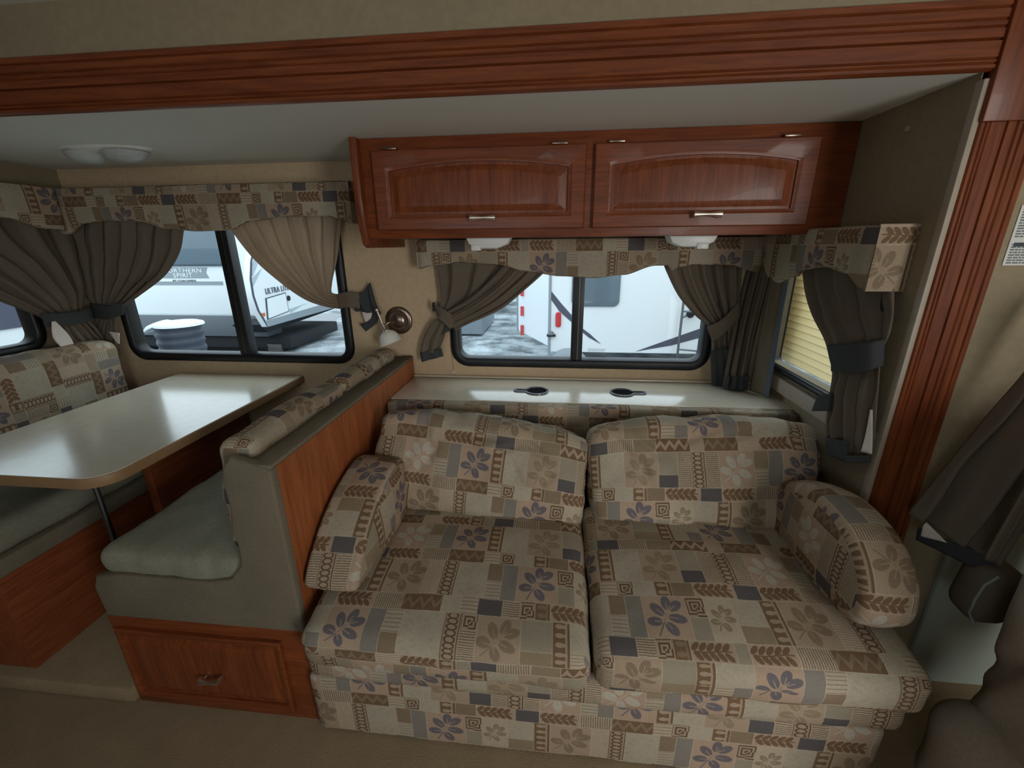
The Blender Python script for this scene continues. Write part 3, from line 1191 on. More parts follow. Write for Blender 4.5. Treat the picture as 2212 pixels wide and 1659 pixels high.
# wooden side panel towards the sofa with a tweed edge on top
box('side_panel', 'wood_panel', XW - 0.014, XW, -1.118, -0.012, 0.372, 0.900, 0.0, bench)
box('back_board', 'trim_cloth', -0.232, XW - 0.014, -1.10, -0.012, 0.60, 0.908, 0.0, bench)
op = [(-0.148, .910), (-.226, .932), (-.250, .905), (-.262, .86), (-.258, .79), (-.268, .72), (-.262, .66), (-.268, .60), (-.31, .548), (-.38, .530), (-.52, .532), (-.66, .533), (-.745, .520), (-.762, .48), (-.755, .372), (XW, .372), (XW + .001, .900)]
prism('end_panel', 'trim_cloth', op, 'y', -1.132, -1.100, bench, 0.008, seg=3)
box('seat_board', 'trim_cloth', -0.760, -0.25, -1.10, -0.012, 0.372, 0.500, 0.006, bench)
box('top_trim', 'trim_cloth', -0.178, XW + 0.001, -1.126, -0.012, 0.900, 0.914, 0.004, bench)
tag(soft_box('bench_seat_cushion', 'vinyl', (0.475, 1.06, 0.095), 0.035, (0.003, 0.003, 0.010), mtx=MT((-0.505, -0.585, 0.552)), wr=0.010, wscale=9, seed=21, n=30),
    'plain grey-green bench seat cushion next to the tweed end panel', 'cushion')


def bb_def(p, h):
    p.x += 0.018 * (p.z / h.z) * abs(p.z / h.z)
    return p


for (ya, yb, lab) in ((-1.094, -0.56, 'patchwork bench back cushion, the half nearer the room'), (-0.555, -0.025, 'patchwork bench back cushion, the half against the window wall')):
    tag(soft_box('bench_back_cushion', 'print', (0.105, yb - ya, 0.345), 0.035, (0.010, 0.004, 0.012), mtx=MT((-0.226 - .036, (ya + yb) / 2, 0.782)), wr=0.007, seed=25 + ya, uvoff=(0.12 - ya, 0.4), deform=bb_def),
        lab, 'cushion', 'bench back cushions')

# ------------------------------------------------------------------ left-hand dinette bench
lb = thing('dinette_bench', 'dark wooden dinette bench against the far left end wall', 'bench')
box('base', 'wood_y', XL + 0.004, -1.16, -1.10, -0.012, 0.067, 0.44, 0.004, lb)
box('seat_board', 'trim_cloth', XL + 0.004, -1.15, -1.11, -0.012, 0.44, 0.50, 0.006, lb)
tag(soft_box('bench_seat_cushion', 'vinyl', (0.50, 1.06, 0.10), 0.035, (0.003, 0.003, 0.010), mtx=MT((-1.405, -0.575, 0.552)), wr=0.006, seed=31),
    'dark grey-green bench seat cushion on the far left bench, under the table', 'cushion')
tag(soft_box('bench_back_cushion', 'print', (0.13, 1.02, 0.40), 0.05, (0.012, 0.004, 0.014), mtx=MT((-1.722, -0.585, 0.795)), wr=0.007, seed=35, uvoff=(0.1, 0.3)),
    'patchwork bench back cushion below the far left window', 'cushion')

# ------------------------------------------------------------------ table
tb = thing('dinette_table', 'pale laminate dinette table with a tan edge band between the benches', 'table')
tx0, tx1, ty0, ty1 = -1.418, -0.720, -1.055, -0.012


def tabtop(i):
    p = []
    for cx, cy, a, r in ((tx1, ty0, -pi / 2, .085), (tx1, ty1, 0, .01), (tx0, ty1, pi / 2, .01), (tx0, ty0, pi, .085)):
        sx = -1 if cx == tx1 else 1
        sy = 1 if cy == ty0 else -1
        for k in range(9):
            t = a + pi / 2 * k / 8
            p.append((cx + sx * (r) + (r - i) * cos(t), cy + sy * r + (r - i) * sin(t)))
    return p


prism('tabletop', 'laminate', tabtop(0.004), 'z', ZT - 0.004, ZT, tb)
prism('edge_band', 'table_edge', tabtop(0), 'z', ZT - 0.036, ZT - 0.002, tb, 0.003)
prism('underside', 'under', tabtop(0.03), 'z', ZT - 0.046, ZT - 0.036, tb)
tube('leg', 'alu', [(-0.86, -0.97, 0.066), (-0.86, -0.97, ZT - 0.04)], 0.008, tb, 14)
box('support_panel', 'wood_y', -1.10, -1.06, -0.62, -0.05, 0.066, ZT - 0.04, 0.003, tb)

# ------------------------------------------------------------------ overhead cabinet
cab = thing('overhead_cabinet', 'reddish oak overhead cabinet with two arched doors above the sofa window', 'cabinet')
YF = -0.390
box('body', 'wood_x', -0.118, XR - 0.002, YF + 0.02, -0.001, 1.475, ZC - 0.001, 0, cab)
box('bottom_panel', 'wood_x', -0.118, XR - 0.002, YF + 0.01, -0.001, 1.462, 1.475, 0, cab)
# face frame
box('face_frame', 'wood_x', -0.118, XR - 0.002, YF, YF + 0.02, 1.460, ZC - 0.001, 0.002, cab)
ep = [(YF - 0.028, ZC - .001), (YF - 0.030, 1.60), (YF - 0.022, 1.50), (YF - 0.004, 1.440), (YF + 0.02, 1.428), (-0.002, 1.428), (-0.002, ZC - .001)]
prism('end_panel', 'wood_z', ep, 'x', -0.146, -0.118, cab, 0.004)


def mul(*q):
    r = 1
    for x in q:
        r *= x
    return r


for (xa, xb, hx, lab) in ((-0.075, 0.672, 0.318, None), (0.700, 1.405, 1.079, None)):
    dd = panel_door('door', xa, xb, 1.488, 1.752, YF, 0.026, cab, fr=0.052, side=0.058)
    pull(hx, YF - 0.018, 1.520 + 0.006, dd, 0.098)
    for hxx in (xa + 0.07, xb - 0.09):
        hg = D.objects.new('hinge', None)
        hb = box('hinge', 'nickel_dark', hxx - 0.026, hxx + 0.026, YF - 0.020, YF - 0.002, 1.752, 1.760, 0.002, dd)
        D.objects.remove(hg)

# lamps below the cabinet
for (xa, xb, lab) in ((0.235, 0.405, 'small white lamp under the cabinet, above the stripes of the left curtain'), (0.985, 1.155, 'small white lamp under the cabinet, nearer the corner')):
    lp = thing('cabinet_lamp', 'small white lamp under the cabinet door beside the dinette' if xa < .5 else 'small white lamp under the cabinet door beside the corner', 'lamp', 'lamps under the overhead cabinet')
    prism('housing', 'plastic_white', [(xa, 1.461), (xa + .012, 1.438), (xa + .045, 1.424), (xb - .045, 1.424), (xb - .012, 1.438), (xb, 1.461)], 'y', -0.33, -0.25, lp, 0.004)
    box('switch', 'plastic_white', xa + (.02 if xa < .5 else .10), xa + (.055 if xa < .5 else .14), -0.334, -0.30, 1.414, 1.436, 0.003, lp)
    box('lens', 'lens', xa + .05, xb - .05, -0.325, -0.255, 1.421, 1.426, 0.002, lp)

# ceiling light over the dinette
cl = thing('ceiling_light', 'white double ceiling light with two oval lenses above the dinette', 'lamp')
lathe('base', 'plastic_white', [(0, -0.022), (.5, -0.018), (.8, -.012), (.97, -.004), (1, 0)], cl, 40, MT((-1.14, -0.36, ZC)) @ Matrix.Diagonal((0.19, 0.085, 1, 1)))
for sx, k in ((-0.085, 0.062), (0.078, 0.088)):
    lathe('lens', 'lens', [(0, -0.042), (.4, -.040), (.75, -.030), (.95, -.016), (1, -.006)], cl, 32, MT((-1.14 + sx, -0.36, ZC - .006)) @ Matrix.Diagonal((k, .068, 1, 1)))

# ------------------------------------------------------------------ valances


def valance(name, label, axis, face, wall, a0, a1, ztop, zbot, uvoff, retn=(True, True), tint='print'):
    """padded box valance: face board with scalloped bottom edge zbot(a), plus returns to the wall"""
    bm = bmesh.new()
    N = 90
    th = 0.014
    sg = 1 if wall > face else -1

    def P(a, d, z):
        return (a, d, z) if axis == 'y' else (d, a, z)
    cols = []
    for i in range(N + 1):
        t = i / N
        a = a0 + (a1 - a0) * t
        zb = zbot(a)
        e = min(t, 1 - t) * (a1 - a0)
        rd = 0.012 * max(0, 1 - e / 0.02) ** 2 * sg
        col = []
        for dz, dd in ((0, th), (0, 0.004), (0.004, 0), (None, 0)):
            pass
        rows = [(ztop, wall), (ztop, face + sg * .012), (ztop - .004, face + sg * .004), (ztop - .014, face)]
        for k in range(1, 7):
            rows.append((ztop - .014 + (zb + .012 - ztop + .014) * k / 6, face - sg * 0.003 * sin(pi * k / 6)))
        rows += [(zb + .003, face + sg * .004), (zb, face + sg * .010), (zb + .002, face + sg * .022), (ztop - 0.01, face + sg * .024)]
        cols.append([bm.verts.new(P(a, d + (rd if d != wall else 0), z)) for z, d in rows])
    uvl = bm.loops.layers.uv.new('UVMap')
    for i in range(N):
        for k in range(len(cols[0]) - 1):
            bm.faces.new((cols[i][k], cols[i + 1][k], cols[i + 1][k + 1], cols[i][k + 1]))
    # returns
    for flag, col, a in ((retn[0], cols[0], a0), (retn[1], cols[-1], a1)):
        if not flag:
            continue
        zb = zbot(a)
        q = []
        for z, d in ((ztop, face + sg * .004), (zb, face + sg * .004), (zb, wall), (ztop, wall)):
            q.append(bm.verts.new(P(a, d, z)))
        bm.faces.new(q)
        e = -0.006 if a == a0 else 0.006
        q2 = [bm.verts.new(v.co + Vector(P(e, 0, 0))) for v in q]
        bm.faces.new(q2)
        for j in range(4):
            bm.faces.new((q[j], q[(j + 1) % 4], q2[(j + 1) % 4], q2[j]))
    bmesh.ops.recalc_face_normals(bm, faces=bm.faces)
    bm.normal_update()
    for f in bm.faces:
        for lp in f.loops:
            c = lp.vert.co
            a, d = (c.x, c.y) if axis == 'y' else (c.y, c.x)
            n = f.normal
            if abs(n[0 if axis == 'y' else 1]) > .8:
                uv = (d, c.z)
            elif abs(n.z) > .8:
                uv = (a, d)
            else:
                uv = (a, c.z)
            lp[uvl].uv = ((uv[0] * (1 if axis == 'y' else -1) + uvoff[0]) / PUX, (uv[1] + uvoff[1]) / PUY)
    o = auto(fin(bm, name, tint), 40)
    return tag(o, label, 'valance')


def pw(pts):
    xs = [p[0] for p in pts]
    zs = [p[1] for p in pts]

    def f(a):
        a = max(xs[0], min(xs[-1], a))
        for i in range(len(xs) - 1):
            if a <= xs[i + 1]:
                t = (a - xs[i]) / (xs[i + 1] - xs[i])
                m0 = (zs[min(i + 1, len(zs) - 1)] - zs[max(i - 1, 0)]) / 2 if 0 < i else 0
                m1 = (zs[min(i + 2, len(zs) - 1)] - zs[i]) / 2 if i + 2 < len(zs) else 0
                return zs[i] + (zs[i + 1] - zs[i]) * (t * t * (3 - 2 * t))
        return zs[-1]
    return f


# measured points of the scalloped edges
v1 = pw([(-1.72, 1.50), (-1.63, 1.545), (-1.50, 1.555), (-1.33, 1.55), (-1.20, 1.518), (-1.05, 1.505), (-0.90, 1.508), (-0.78, 1.545), (-0.60, 1.562), (-0.42, 1.56), (-0.315, 1.53)])
valance('valance', 'patchwork box valance above the dinette window', 'y', -0.115, -0.001, -1.76, -0.315, 1.700, v1, (0.45, 0.02))
v2 = pw([(-0.03, 1.335), (0.02, 1.350), (0.16, 1.362), (0.32, 1.352), (0.45, 1.322), (0.60, 1.302), (0.74, 1.294), (0.86, 1.306), (1.0, 1.345), (1.05, 1.345), (1.06, 1.322), (1.09, 1.335), (1.15, 1.348), (1.30, 1.345), (1.40, 1.32)])
valance('valance', 'scalloped patchwork valance below the overhead cabinet', 'y', -0.100, -0.001, -0.032, 1.42, 1.459, v2, (0.30, 0.06), (True, False))
v3 = pw([(-0.725, 1.305), (-0.70, 1.312), (-0.63, 1.345), (-0.52, 1.358), (-0.40, 1.345), (-0.34, 1.315), (-0.24, 1.285), (-0.16, 1.300), (-0.10, 1.34), (-0.005, 1.35)])
valance('valance', 'patchwork valance on the right end wall beside the fluted post', 'x', 1.420, XR - .001, -0.725, -0.004, 1.478, v3, (0.11, 0.21), (True, False))
v4 = pw([(-1.05, 1.52), (-0.80, 1.50), (-0.55, 1.545), (-0.35, 1.56), (-0.20, 1.52), (-0.01, 1.50)])
valance('valance', 'dark patchwork valance on the far left end wall', 'x', XL + 0.11, XL + .001, -1.1, -0.12, 1.700, v4, (0.2, 0.1), (True, False))

# ------------------------------------------------------------------ curtains
A = lambda u, v, d=-0.05: at(u, v, 'y', d)
# right curtain of the dinette window
c = thing('curtain', 'taupe curtain painted backlit, swept right, tied beside the wall sconce', 'curtain')
rows = [(A(488, 470), A(738, 455), 1), (A(500, 497), A(737, 480), 1), (A(545, 556), A(732, 535), 1.1), (A(600, 606), A(724, 580), 1), (A(655, 645), A(716, 615), .8), (A(700, 662), A(716, 632), .4), (A(738, 668, -.06), A(738, 636, -.06), .25)]
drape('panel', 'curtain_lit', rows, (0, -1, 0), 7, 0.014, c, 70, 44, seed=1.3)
drape('hem', 'slate', [(A(758, 660, -.05), A(800, 610, -.03), .6), (A(764, 664, -.055), A(812, 655, -.03), .8), (A(768, 672, -.04), A(824, 678, -.03), .5)], (0, -1, 0), 2, 0.016, c, 16, 14, seed=2)
drape('tieback', 'curtain', [(A(730, 634, -.072), A(732, 666, -.072), .3), (A(752, 630, -.08), A(755, 664, -.08), .3), (A(776, 634, -.06), A(778, 666, -.06), .2)], (0, -1, 0), 1, 0.006, c, 10, 12, 0.006)
drape('lining', 'white_cloth', [(A(780, 668, -.02), A(806, 664, -.02), .3), (A(784, 684, -.03), A(806, 684, -.03), .3), (A(790, 698, -.02), A(799, 692, -.02), .2)], (0, -1, 0), 1, 0.004, c, 6, 6)
drape('tail', 'slate', [(A(806, 660, -.03), A(822, 676, -.03), .2), (A(800, 690, -.03), A(812, 698, -.03), .2), (A(778, 700, -.03), A(790, 716, -.03), .3)], (0, -1, 0), 1, 0.004, c, 6, 10)
# left curtain of the dinette window
c = thing('curtain', 'dark taupe curtain gathered in the far left corner of the dinette window', 'curtain')
rows = [(A(140, 470), A(402, 470), 1), (A(142, 500), A(398, 492), 1), (A(150, 550), A(388, 545), 1), (A(165, 600), A(356, 596), .9), (A(185, 640), A(300, 640), .7), (A(205, 668), A(262, 668), .4),
        (A(205, 700), A(252, 700), .5), (A(180, 730), A(258, 745), .6), (A(172, 748), A(262, 768), .6)]
drape('panel', 'curtain', rows, (0, -1, 0), 7, 0.015, c, 70, 50, seed=4.1)
drape('tieback', 'slate', [(A(196, 655, -.075), A(196, 684, -.075), .3), (A(232, 660, -.085), A(232, 690, -.085), .3), (A(266, 650, -.06), A(266, 680, -.06), .2)], (0, -1, 0), 1, 0.006, c, 10, 12, 0.006)
drape('lining', 'white_cloth', [(A(234, 716, -.075), A(257, 720, -.075), .2), (A(246, 732, -.075), A(257, 738, -.075), .2), (A(254, 742, -.075), A(257, 743, -.075), .2)], (0, -1, 0), 1, 0.002, c, 6, 6)
# curtain of the far-left window
B_ = lambda u, v, x=XL + 0.06: at(u, v, 'x', x)
c = thing('curtain', 'dark taupe curtain swept back on the far left end wall', 'curtain')
PL = lambda y, z, x=XL + 0.05: Vector((x, y, z))
rows = [(PL(-0.95, 1.62), PL(-0.06, 1.62), 1), (PL(-0.85, 1.48), PL(-0.06, 1.48), 1), (PL(-0.60, 1.34), PL(-0.07, 1.38), 1), (PL(-0.42, 1.22), PL(-0.08, 1.25), .8), (PL(-0.30, 1.13), PL(-0.12, 1.14), .4), (PL(-0.28, 1.04), PL(-0.08, 1.04), .7), (PL(-0.25, 0.985), PL(-0.06, 0.985), .8)]
drape('panel', 'curtain', rows, (1, 0, 0), 6, 0.014, c, 60, 40, seed=2.2)
drape('tieback', 'slate', [(PL(-.32, 1.16, XL + .075), PL(-.32, 1.10, XL + .075), .3), (PL(-.20, 1.15, XL + .085), PL(-.20, 1.09, XL + .085), .3), (PL(-.10, 1.16, XL + .07), PL(-.10, 1.10, XL + .07), .3)], (1, 0, 0), 1, .004, c, 8, 10, .006)
drape('lining', 'white_cloth', [(PL(-.30, 1.12, XL + .09), PL(-.285, 1.12, XL + .09), .1), (PL(-.315, 1.05, XL + .09), PL(-.25, 1.05, XL + .09), .3), (PL(-.295, .995, XL + .09), PL(-.24, .995, XL + .09), .3)], (1, 0, 0), 1, .004, c, 8, 10)
# left curtain of the sofa window
c = thing('curtain', 'taupe curtain swept left of the sofa window, beside the wall sconce', 'curtain')
rows = [(A(944, 560), A(1170, 570), 1), (A(946, 585), A(1164, 594), 1), (A(950, 618), A(1128, 628), .9), (A(952, 645), A(1075, 672), .7), (A(950, 664), A(1010, 696), .45), (A(946, 672), A(985, 712), .3)]
drape('panel', 'curtain', rows, (0, -1, 0), 4, 0.010, c, 60, 36, seed=3.3)
rows = [(A(1090, 572, -.075), A(1180, 584, -.075), .8), (A(1052, 612, -.08), A(1138, 622, -.08), 1), (A(1012, 646, -.085), A(1080, 668, -.085), 1), (A(968, 672, -.08), A(1010, 700, -.08), .6), (A(950, 676, -.07), A(984, 714, -.07), .3)]
drape('gathered_fold', 'curtain', rows, (0, -1, 0), 3, 0.009, c, 40, 36, seed=1.1)
drape('tieback', 'curtain', [(A(936, 656, -.07), A(944, 682, -.07), .2), (A(958, 668, -.09), A(950, 690, -.09), .3), (A(986, 686, -.08), A(974, 712, -.08), .2)], (0, -1, 0), 1, 0.004, c, 8, 12, .005)
rows = [(A(938, 690), A(968, 700), .3), (A(918, 722), A(960, 726), .8), (A(910, 750), A(952, 748), 1), (A(908, 768), A(952, 758), 1)]
drape('tail', 'curtain', rows, (0, -1, 0), 2, 0.008, c, 20, 20, seed=.4)
drape('hem', 'slate', [(A(907, 762, -.055), A(953, 752, -.055), 1), (A(911, 782, -.055), A(957, 770, -.055), 1)], (0, -1, 0), 2, 0.004, c, 10, 4, .005)
drape('strap', 'slate', [(A(933, 654, -.06), A(939, 652, -.06), 0), (A(934, 672, -.06), A(941, 672, -.06), 0)], (0, -1, 0), 1, 0.002, c, 4, 4, .005)
drape('knot', 'slate', [(A(962, 694, -.05), A(972, 690, -.05), .3), (A(958, 714, -.05), A(970, 708, -.05), .3), (A(952, 722, -.05), A(970, 716, -.05), .3)], (0, -1, 0), 1, 0.004, c, 6, 6, .005)
# right curtain of the sofa window
c = thing('curtain', 'dark taupe curtain tied at the corner side of the sofa window', 'curtain')
rows = [(A(1430, 560), A(1606, 560), 1), (A(1440, 588), A(1603, 584), 1), (A(1466, 640), A(1600, 625), 1), (A(1502, 682), A(1597, 668), .8), (A(1534, 710), A(1592, 700), .5),
        (A(1537, 745), A(1592, 740), .6), (A(1538, 790), A(1600, 790), .8), (A(1538, 826), A(1606, 838), .8)]
drape('panel', 'curtain', rows, (0, -1, 0), 5, 0.014, c, 60, 50, seed=5.1)
drape('tieback', 'curtain', [(A(1526, 706, -.075), A(1538, 738, -.075), .2), (A(1560, 690, -.09), A(1566, 720, -.09), .2), (A(1598, 650, -.07), A(1600, 684, -.07), .2)], (0, -1, 0), 1, 0.004, c, 8, 14, .006)
drape('hem', 'slate', [(A(1535, 756, -.075), A(1594, 750, -.075), .6), (A(1536, 800, -.078), A(1602, 800, -.078), .8), (A(1537, 832, -.078), A(1608, 842, -.078), .8)], (0, -1, 0), 4, 0.006, c, 20, 14, .004, seed=5.1)
# corner curtain on the right end wall
Q = lambda u, v, x: at(u, v, 'x', x)
c = thing('curtain', 'narrow dark curtain hanging in the corner beside the side window', 'curtain')
PR_ = lambda y, z, x=1.485: Vector((x, y, z))
rows = [(Vector((1.40, -0.02, 1.36)), PR_(-0.13, 1.36, 1.45), .8), (Vector((1.385, -0.03, 1.25)), PR_(-0.135, 1.25, 1.45), 1), (Vector((1.365, -0.05, 1.08)), PR_(-.125, 1.08, 1.44), 1), (Vector((1.345, -0.09, .93)), PR_(-.13, .93, 1.43), 1), (Vector((1.335, -0.115, ZK + .008)), PR_(-.14, ZK + .008, 1.43), 1)]
drape('panel', 'curtain', rows, (-.35, -1, 0), 3, 0.014, c, 40, 40, seed=.6)
rows = [(Vector((1.455, -.125, 1.35)), Vector((1.480, -.185, 1.35)), .5), (Vector((1.45, -.13, 1.1)), Vector((1.475, -.195, 1.1)), .6), (Vector((1.44, -.14, ZK + .007)), Vector((1.468, -.215, ZK + .007)), .6)]
drape('light_fold', 'trim_cloth', rows, (-1, -.4, 0), 1, 0.006, c, 14, 30)
rows = [(Vector((1.482, -.183, 1.35)), Vector((1.487, -.200, 1.35)), .5), (Vector((1.477, -.193, 1.1)), Vector((1.482, -.212, 1.1)), .6), (Vector((1.470, -.213, ZK + .007)), Vector((1.476, -.236, ZK + .007)), .6)]
drape('edge_band', 'panel_cloth', rows, (-1, -.4, 0), 1, 0.003, c, 6, 30, .005)
drape('hem', 'slate', [(Vector((1.335, -0.128, .875)), Vector((1.425, -.142, .885)), 1), (Vector((1.332, -0.13, ZK + .007)), Vector((1.425, -.152, ZK + .007)), 1)], (-.35, -1, 0), 3, 0.010, c, 20, 8, .004, seed=.6)
# curtain of the side window
c = thing('curtain', 'long taupe curtain belted with a wide slate tieback beside the fluted post', 'curtain')
G = lambda u, v, x=1.480: at(u, v, 'x', x)
rows = [(G(1732, 530), G(1930, 540, 1.50), 1), (G(1740, 622), G(1935, 622, 1.50), 1), (G(1757, 680), G(1932, 680, 1.50), .9), (G(1782, 730), G(1925, 720, 1.50), .6), (G(1793, 770), G(1905, 760, 1.50), .35), (G(1800, 808), G(1902, 800, 1.50), .35),
        (G(1795, 850), G(1900, 850, 1.50), .8), (G(1788, 910), G(1895, 910, 1.50), .9), (G(1788, 960), G(1890, 960, 1.50), .9), (G(1795, 990), G(1880, 992, 1.50), .8)]
drape('panel', 'curtain', rows, (-1, 0, 0), 4, 0.014, c, 60, 60, seed=1.9)
drape('tieback', 'slate', [(G(1788, 745, 1.455), G(1795, 802, 1.455), .3), (G(1835, 742, 1.445), G(1838, 806, 1.445), .3), (G(1880, 738, 1.46), G(1880, 798, 1.46), .3), (G(1912, 732, 1.49), G(1908, 790, 1.49), .2)], (-1, 0, 0), 1, 0.004, c, 10, 20, .006)
drape('hem', 'slate', [(G(1786, 945, 1.462), G(1835, 955, 1.462), .5), (G(1793, 985, 1.462), G(1832, 1000, 1.462), .5)], (-1, 0, 0), 2, 0.006, c, 10, 6, .004)
drape('lower_strap', 'slate', [(G(1826, 985, 1.455), G(1830, 1000, 1.455), 0), (G(1880, 984, 1.48), G(1880, 1000, 1.48), 0)], (-1, 0, 0), 1, 0.002, c, 4, 8, .006)
drape('lining', 'white_cloth', [(G(1882, 885, 1.478), G(1885, 885, 1.478), 0), (G(1873, 935, 1.474), G(1885, 940, 1.474), .2), (G(1862, 976, 1.470), G(1884, 981, 1.470), .3)], (-1, 0, 0), 1, 0.003, c, 6, 8)
drape('side_tab', 'slate', [(G(1770, 853, 1.47), G(1800, 850, 1.47), .2), (G(1757, 888, 1.47), G(1795, 888, 1.47), .2)], (-1, 0, 0), 1, 0.004, c, 6, 6, .006)

# ------------------------------------------------------------------ wall sconce
sc = thing('wall_sconce', 'nickel wall sconce with a frosted glass bell shade between the two windows', 'lamp')
P0 = at(862, 692, 'y', -0.001)
rot = Matrix.Rotation(pi / 2, 4, 'X')
lathe('backplate', 'nickel_dark', [(0, .024), (.012, .024), (.030, .019), (.034, .015), (.046, .015), (.050, .010), (.060, .009), (.066, .006), (.068, .0), (0, 0)], sc, 36, Matrix.Translation(P0) @ rot)
jt = P0 + Vector((-0.048, -0.075, -0.018))
tube('arm', 'nickel_dark', [P0 + Vector((0, -.01, 0)), P0 + Vector((-.008, -.045, .004)), P0 + Vector((-.03, -.068, 0)), jt], 0.006, sc, 10)
tube('switch_stem', 'nickel', [jt + Vector((-.020, -.012, .075)), jt + Vector((-.004, -.004, .01))], 0.0045, sc, 10)
lathe('knob', 'nickel', [(0, -.009), (.007, -.006), (.009, 0), (.007, .006), (0, .009)], sc, 14, Matrix.Translation(jt + Vector((-.022, -.013, .080))))
lathe('socket', 'nickel', [(0, .016), (.009, .016), (.012, .006), (.012, -.014), (.018, -.020), (.017, -.026), (0, -.026)], sc, 20, Matrix.Translation(jt) @ Matrix.Rotation(radians(-22), 4, 'Y'))
lathe('shade', 'fr_glass', [(.014, -.020), (.028, -.026), (.040, -.038), (.047, -.056), (.052, -.076), (.055, -.082), (.052, -.082), (.049, -.076), (.044, -.056), (.037, -.040), (.026, -.029), (.012, -.023)], sc, 30,
      Matrix.Translation(jt) @ Matrix.Rotation(radians(-20), 4, 'Y'))

# cord end and its eyelet on the wall
pc = at(981, 803, 'y', -0.004)
cdg = thing('wall_eyelet', 'tiny white eyelet with a short cord on the wall above the console', 'eyelet')
lathe('ring', 'plastic_white', [(.004, 0), (.008, 0), (.008, .004), (.004, .004), (.004, 0)], cdg, 16, Matrix.Translation(pc) @ rot)
tube('cord', 'vinyl_edge', [at(975, 712, 'y', -.004), at(976, 760, 'y', -.004), pc + Vector((0, 0, .008))], 0.0015, cdg, 6)

# paper notice right of the post
st = thing('notice', 'white paper notice with rows of tiny grey print right of the fluted post', 'sign')
nx0, nz1, nz0 = 1.690, 1.515, 1.375
box('sheet', 'plastic_white', nx0, 1.86, YO - 0.0025, YO - 0.001, nz0, nz1, 0, st)
M['ink'] = plain('grey_ink', srgb(120, 126, 126), 0.8)
M['ink_dark'] = plain('dark_ink', srgb(70, 78, 82), 0.8)
bm = bmesh.new()
rnd = random.Random(5)
zz = nz1 - .008
row = 0
while zz > nz0 + .008:
    hgt = .0035
    xx = nx0 + .006
    while xx < 1.85:
        wd = rnd.uniform(.004, .014)
        if row not in (11, 12):
            bbox(bm, xx, min(xx + wd, 1.854), YO - .0032, YO - .0024, zz - hgt, zz)
        xx += wd + .0025
    zz -= .0062
    row += 1
fin(bm, 'print_lines', 'ink', st, kind='stuff')
box('heading_bar', 'ink_dark', nx0 + .01, 1.85, YO - .0036, YO - .0024, nz0 + .045, nz0 + .054, 0, st)
scr = lathe('wall_button', 'vinyl_edge', [(0, .004), (.006, .003), (.008, 0), (0, 0)], None, 14, Matrix.Translation(at(1960, 278, 'x', XR - .0005)) @ Matrix.Rotation(-pi / 2, 4, 'Y'))
tag(scr, 'small round button on the side wall right of the overhead cabinet', 'button')

# ------------------------------------------------------------------ right foreground: hanging curtain and recliner
c = thing('curtain', 'large dark taupe curtain swept towards the recliner, right of the fluted post', 'curtain')
F_ = lambda u, v, y: at(u, v, 'y', y)
rows = [(F_(2330, 640, -.87), F_(2620, 700, -1.10), 1), (F_(2215, 800, -.87), F_(2480, 860, -1.08), 1), (F_(2130, 900, -.87), F_(2350, 960, -1.06), 1), (F_(2040, 1010, -.87), F_(2250, 1080, -1.04), 1), (F_(1962, 1108, -.87), F_(2160, 1222, -1.02), 1)]
drape('panel', 'curtain', rows, (-.3, -1, 0), 2, 0.018, c, 60, 50, seed=1.2)
drape('hem', 'slate', [(F_(1982, 1140, -.885), F_(1978, 1166, -.885), 0), (F_(2040, 1166, -.94), F_(2036, 1194, -.94), 0), (F_(2100, 1188, -.98), F_(2094, 1222, -.98), 0), (F_(2165, 1205, -1.0), F_(2160, 1240, -1.0), 0)], (0, -1, 0), 1, .002, c, 6, 20, .006)
drape('lining', 'white_cloth', [(F_(1996, 1132, -.90), F_(2002, 1128, -.90), .1), (F_(1990, 1158, -.90), F_(2046, 1172, -.955), .1)], (0, -1, 0), 1, .002, c, 12, 8)
drape('light_fold', 'trim_cloth', [(F_(2225, 1040, -1.075), F_(2240, 1060, -1.075), .2), (F_(2175, 1125, -1.065), F_(2196, 1140, -1.065), .2), (F_(2128, 1210, -1.05), F_(2150, 1216, -1.05), .2)], (0, -1, 0), 1, .004, c, 8, 16, .006)

rc = thing('recliner', 'tall taupe recliner seen side-on in the right foreground, below the large dark curtain', 'armchair')


def rec_def(creases):
    def f(p, h):
        for cy, cz, a, L, d in creases:
            u_ = (p.y - cy) * cos(a) + (p.z - cz) * sin(a)
            v_ = -(p.y - cy) * sin(a) + (p.z - cz) * cos(a)
            if p.x < 0:
                p.x += d * math.exp(-(v_ / 0.018) ** 2) * math.exp(-(u_ / L) ** 2)
        return p
    return f


soft_box('backrest', 'recliner', (0.46, 0.70, 0.82), 0.09, (0.02, 0.01, 0.02), rc, mtx=MT((1.850, -1.450, 0.67)), wr=0.012, wscale=4, seed=41, n=44,
         deform=rec_def([(0.24, -0.10, -0.9, .22, .030), (0.13, -0.17, -0.8, .20, .022), (0.30, -0.24, -1.1, .15, .02), (0.02, -0.1, -.75, .2, .018)]))
soft_box('seat', 'recliner', (0.42, 0.74, 0.30), 0.09, (0.02, 0.01, 0.02), rc, mtx=MT((1.755, -1.47, 0.205)), wr=0.010, wscale=5, seed=43)
soft_box('arm_pad', 'curtain', (0.10, 0.10, 0.17), 0.035, (0.004, 0.004, 0.004), rc, mtx=MT((1.735, -0.985, 0.555), radians(6)), wr=0.003, wscale=6, seed=45)
tube('piping', 'greypanel', [(1.700, -1.03, .635), (1.688, -1.02, .60), (1.685, -1.015, .55), (1.690, -1.01, .50), (1.705, -1.015, .47)], 0.004, rc, 8)

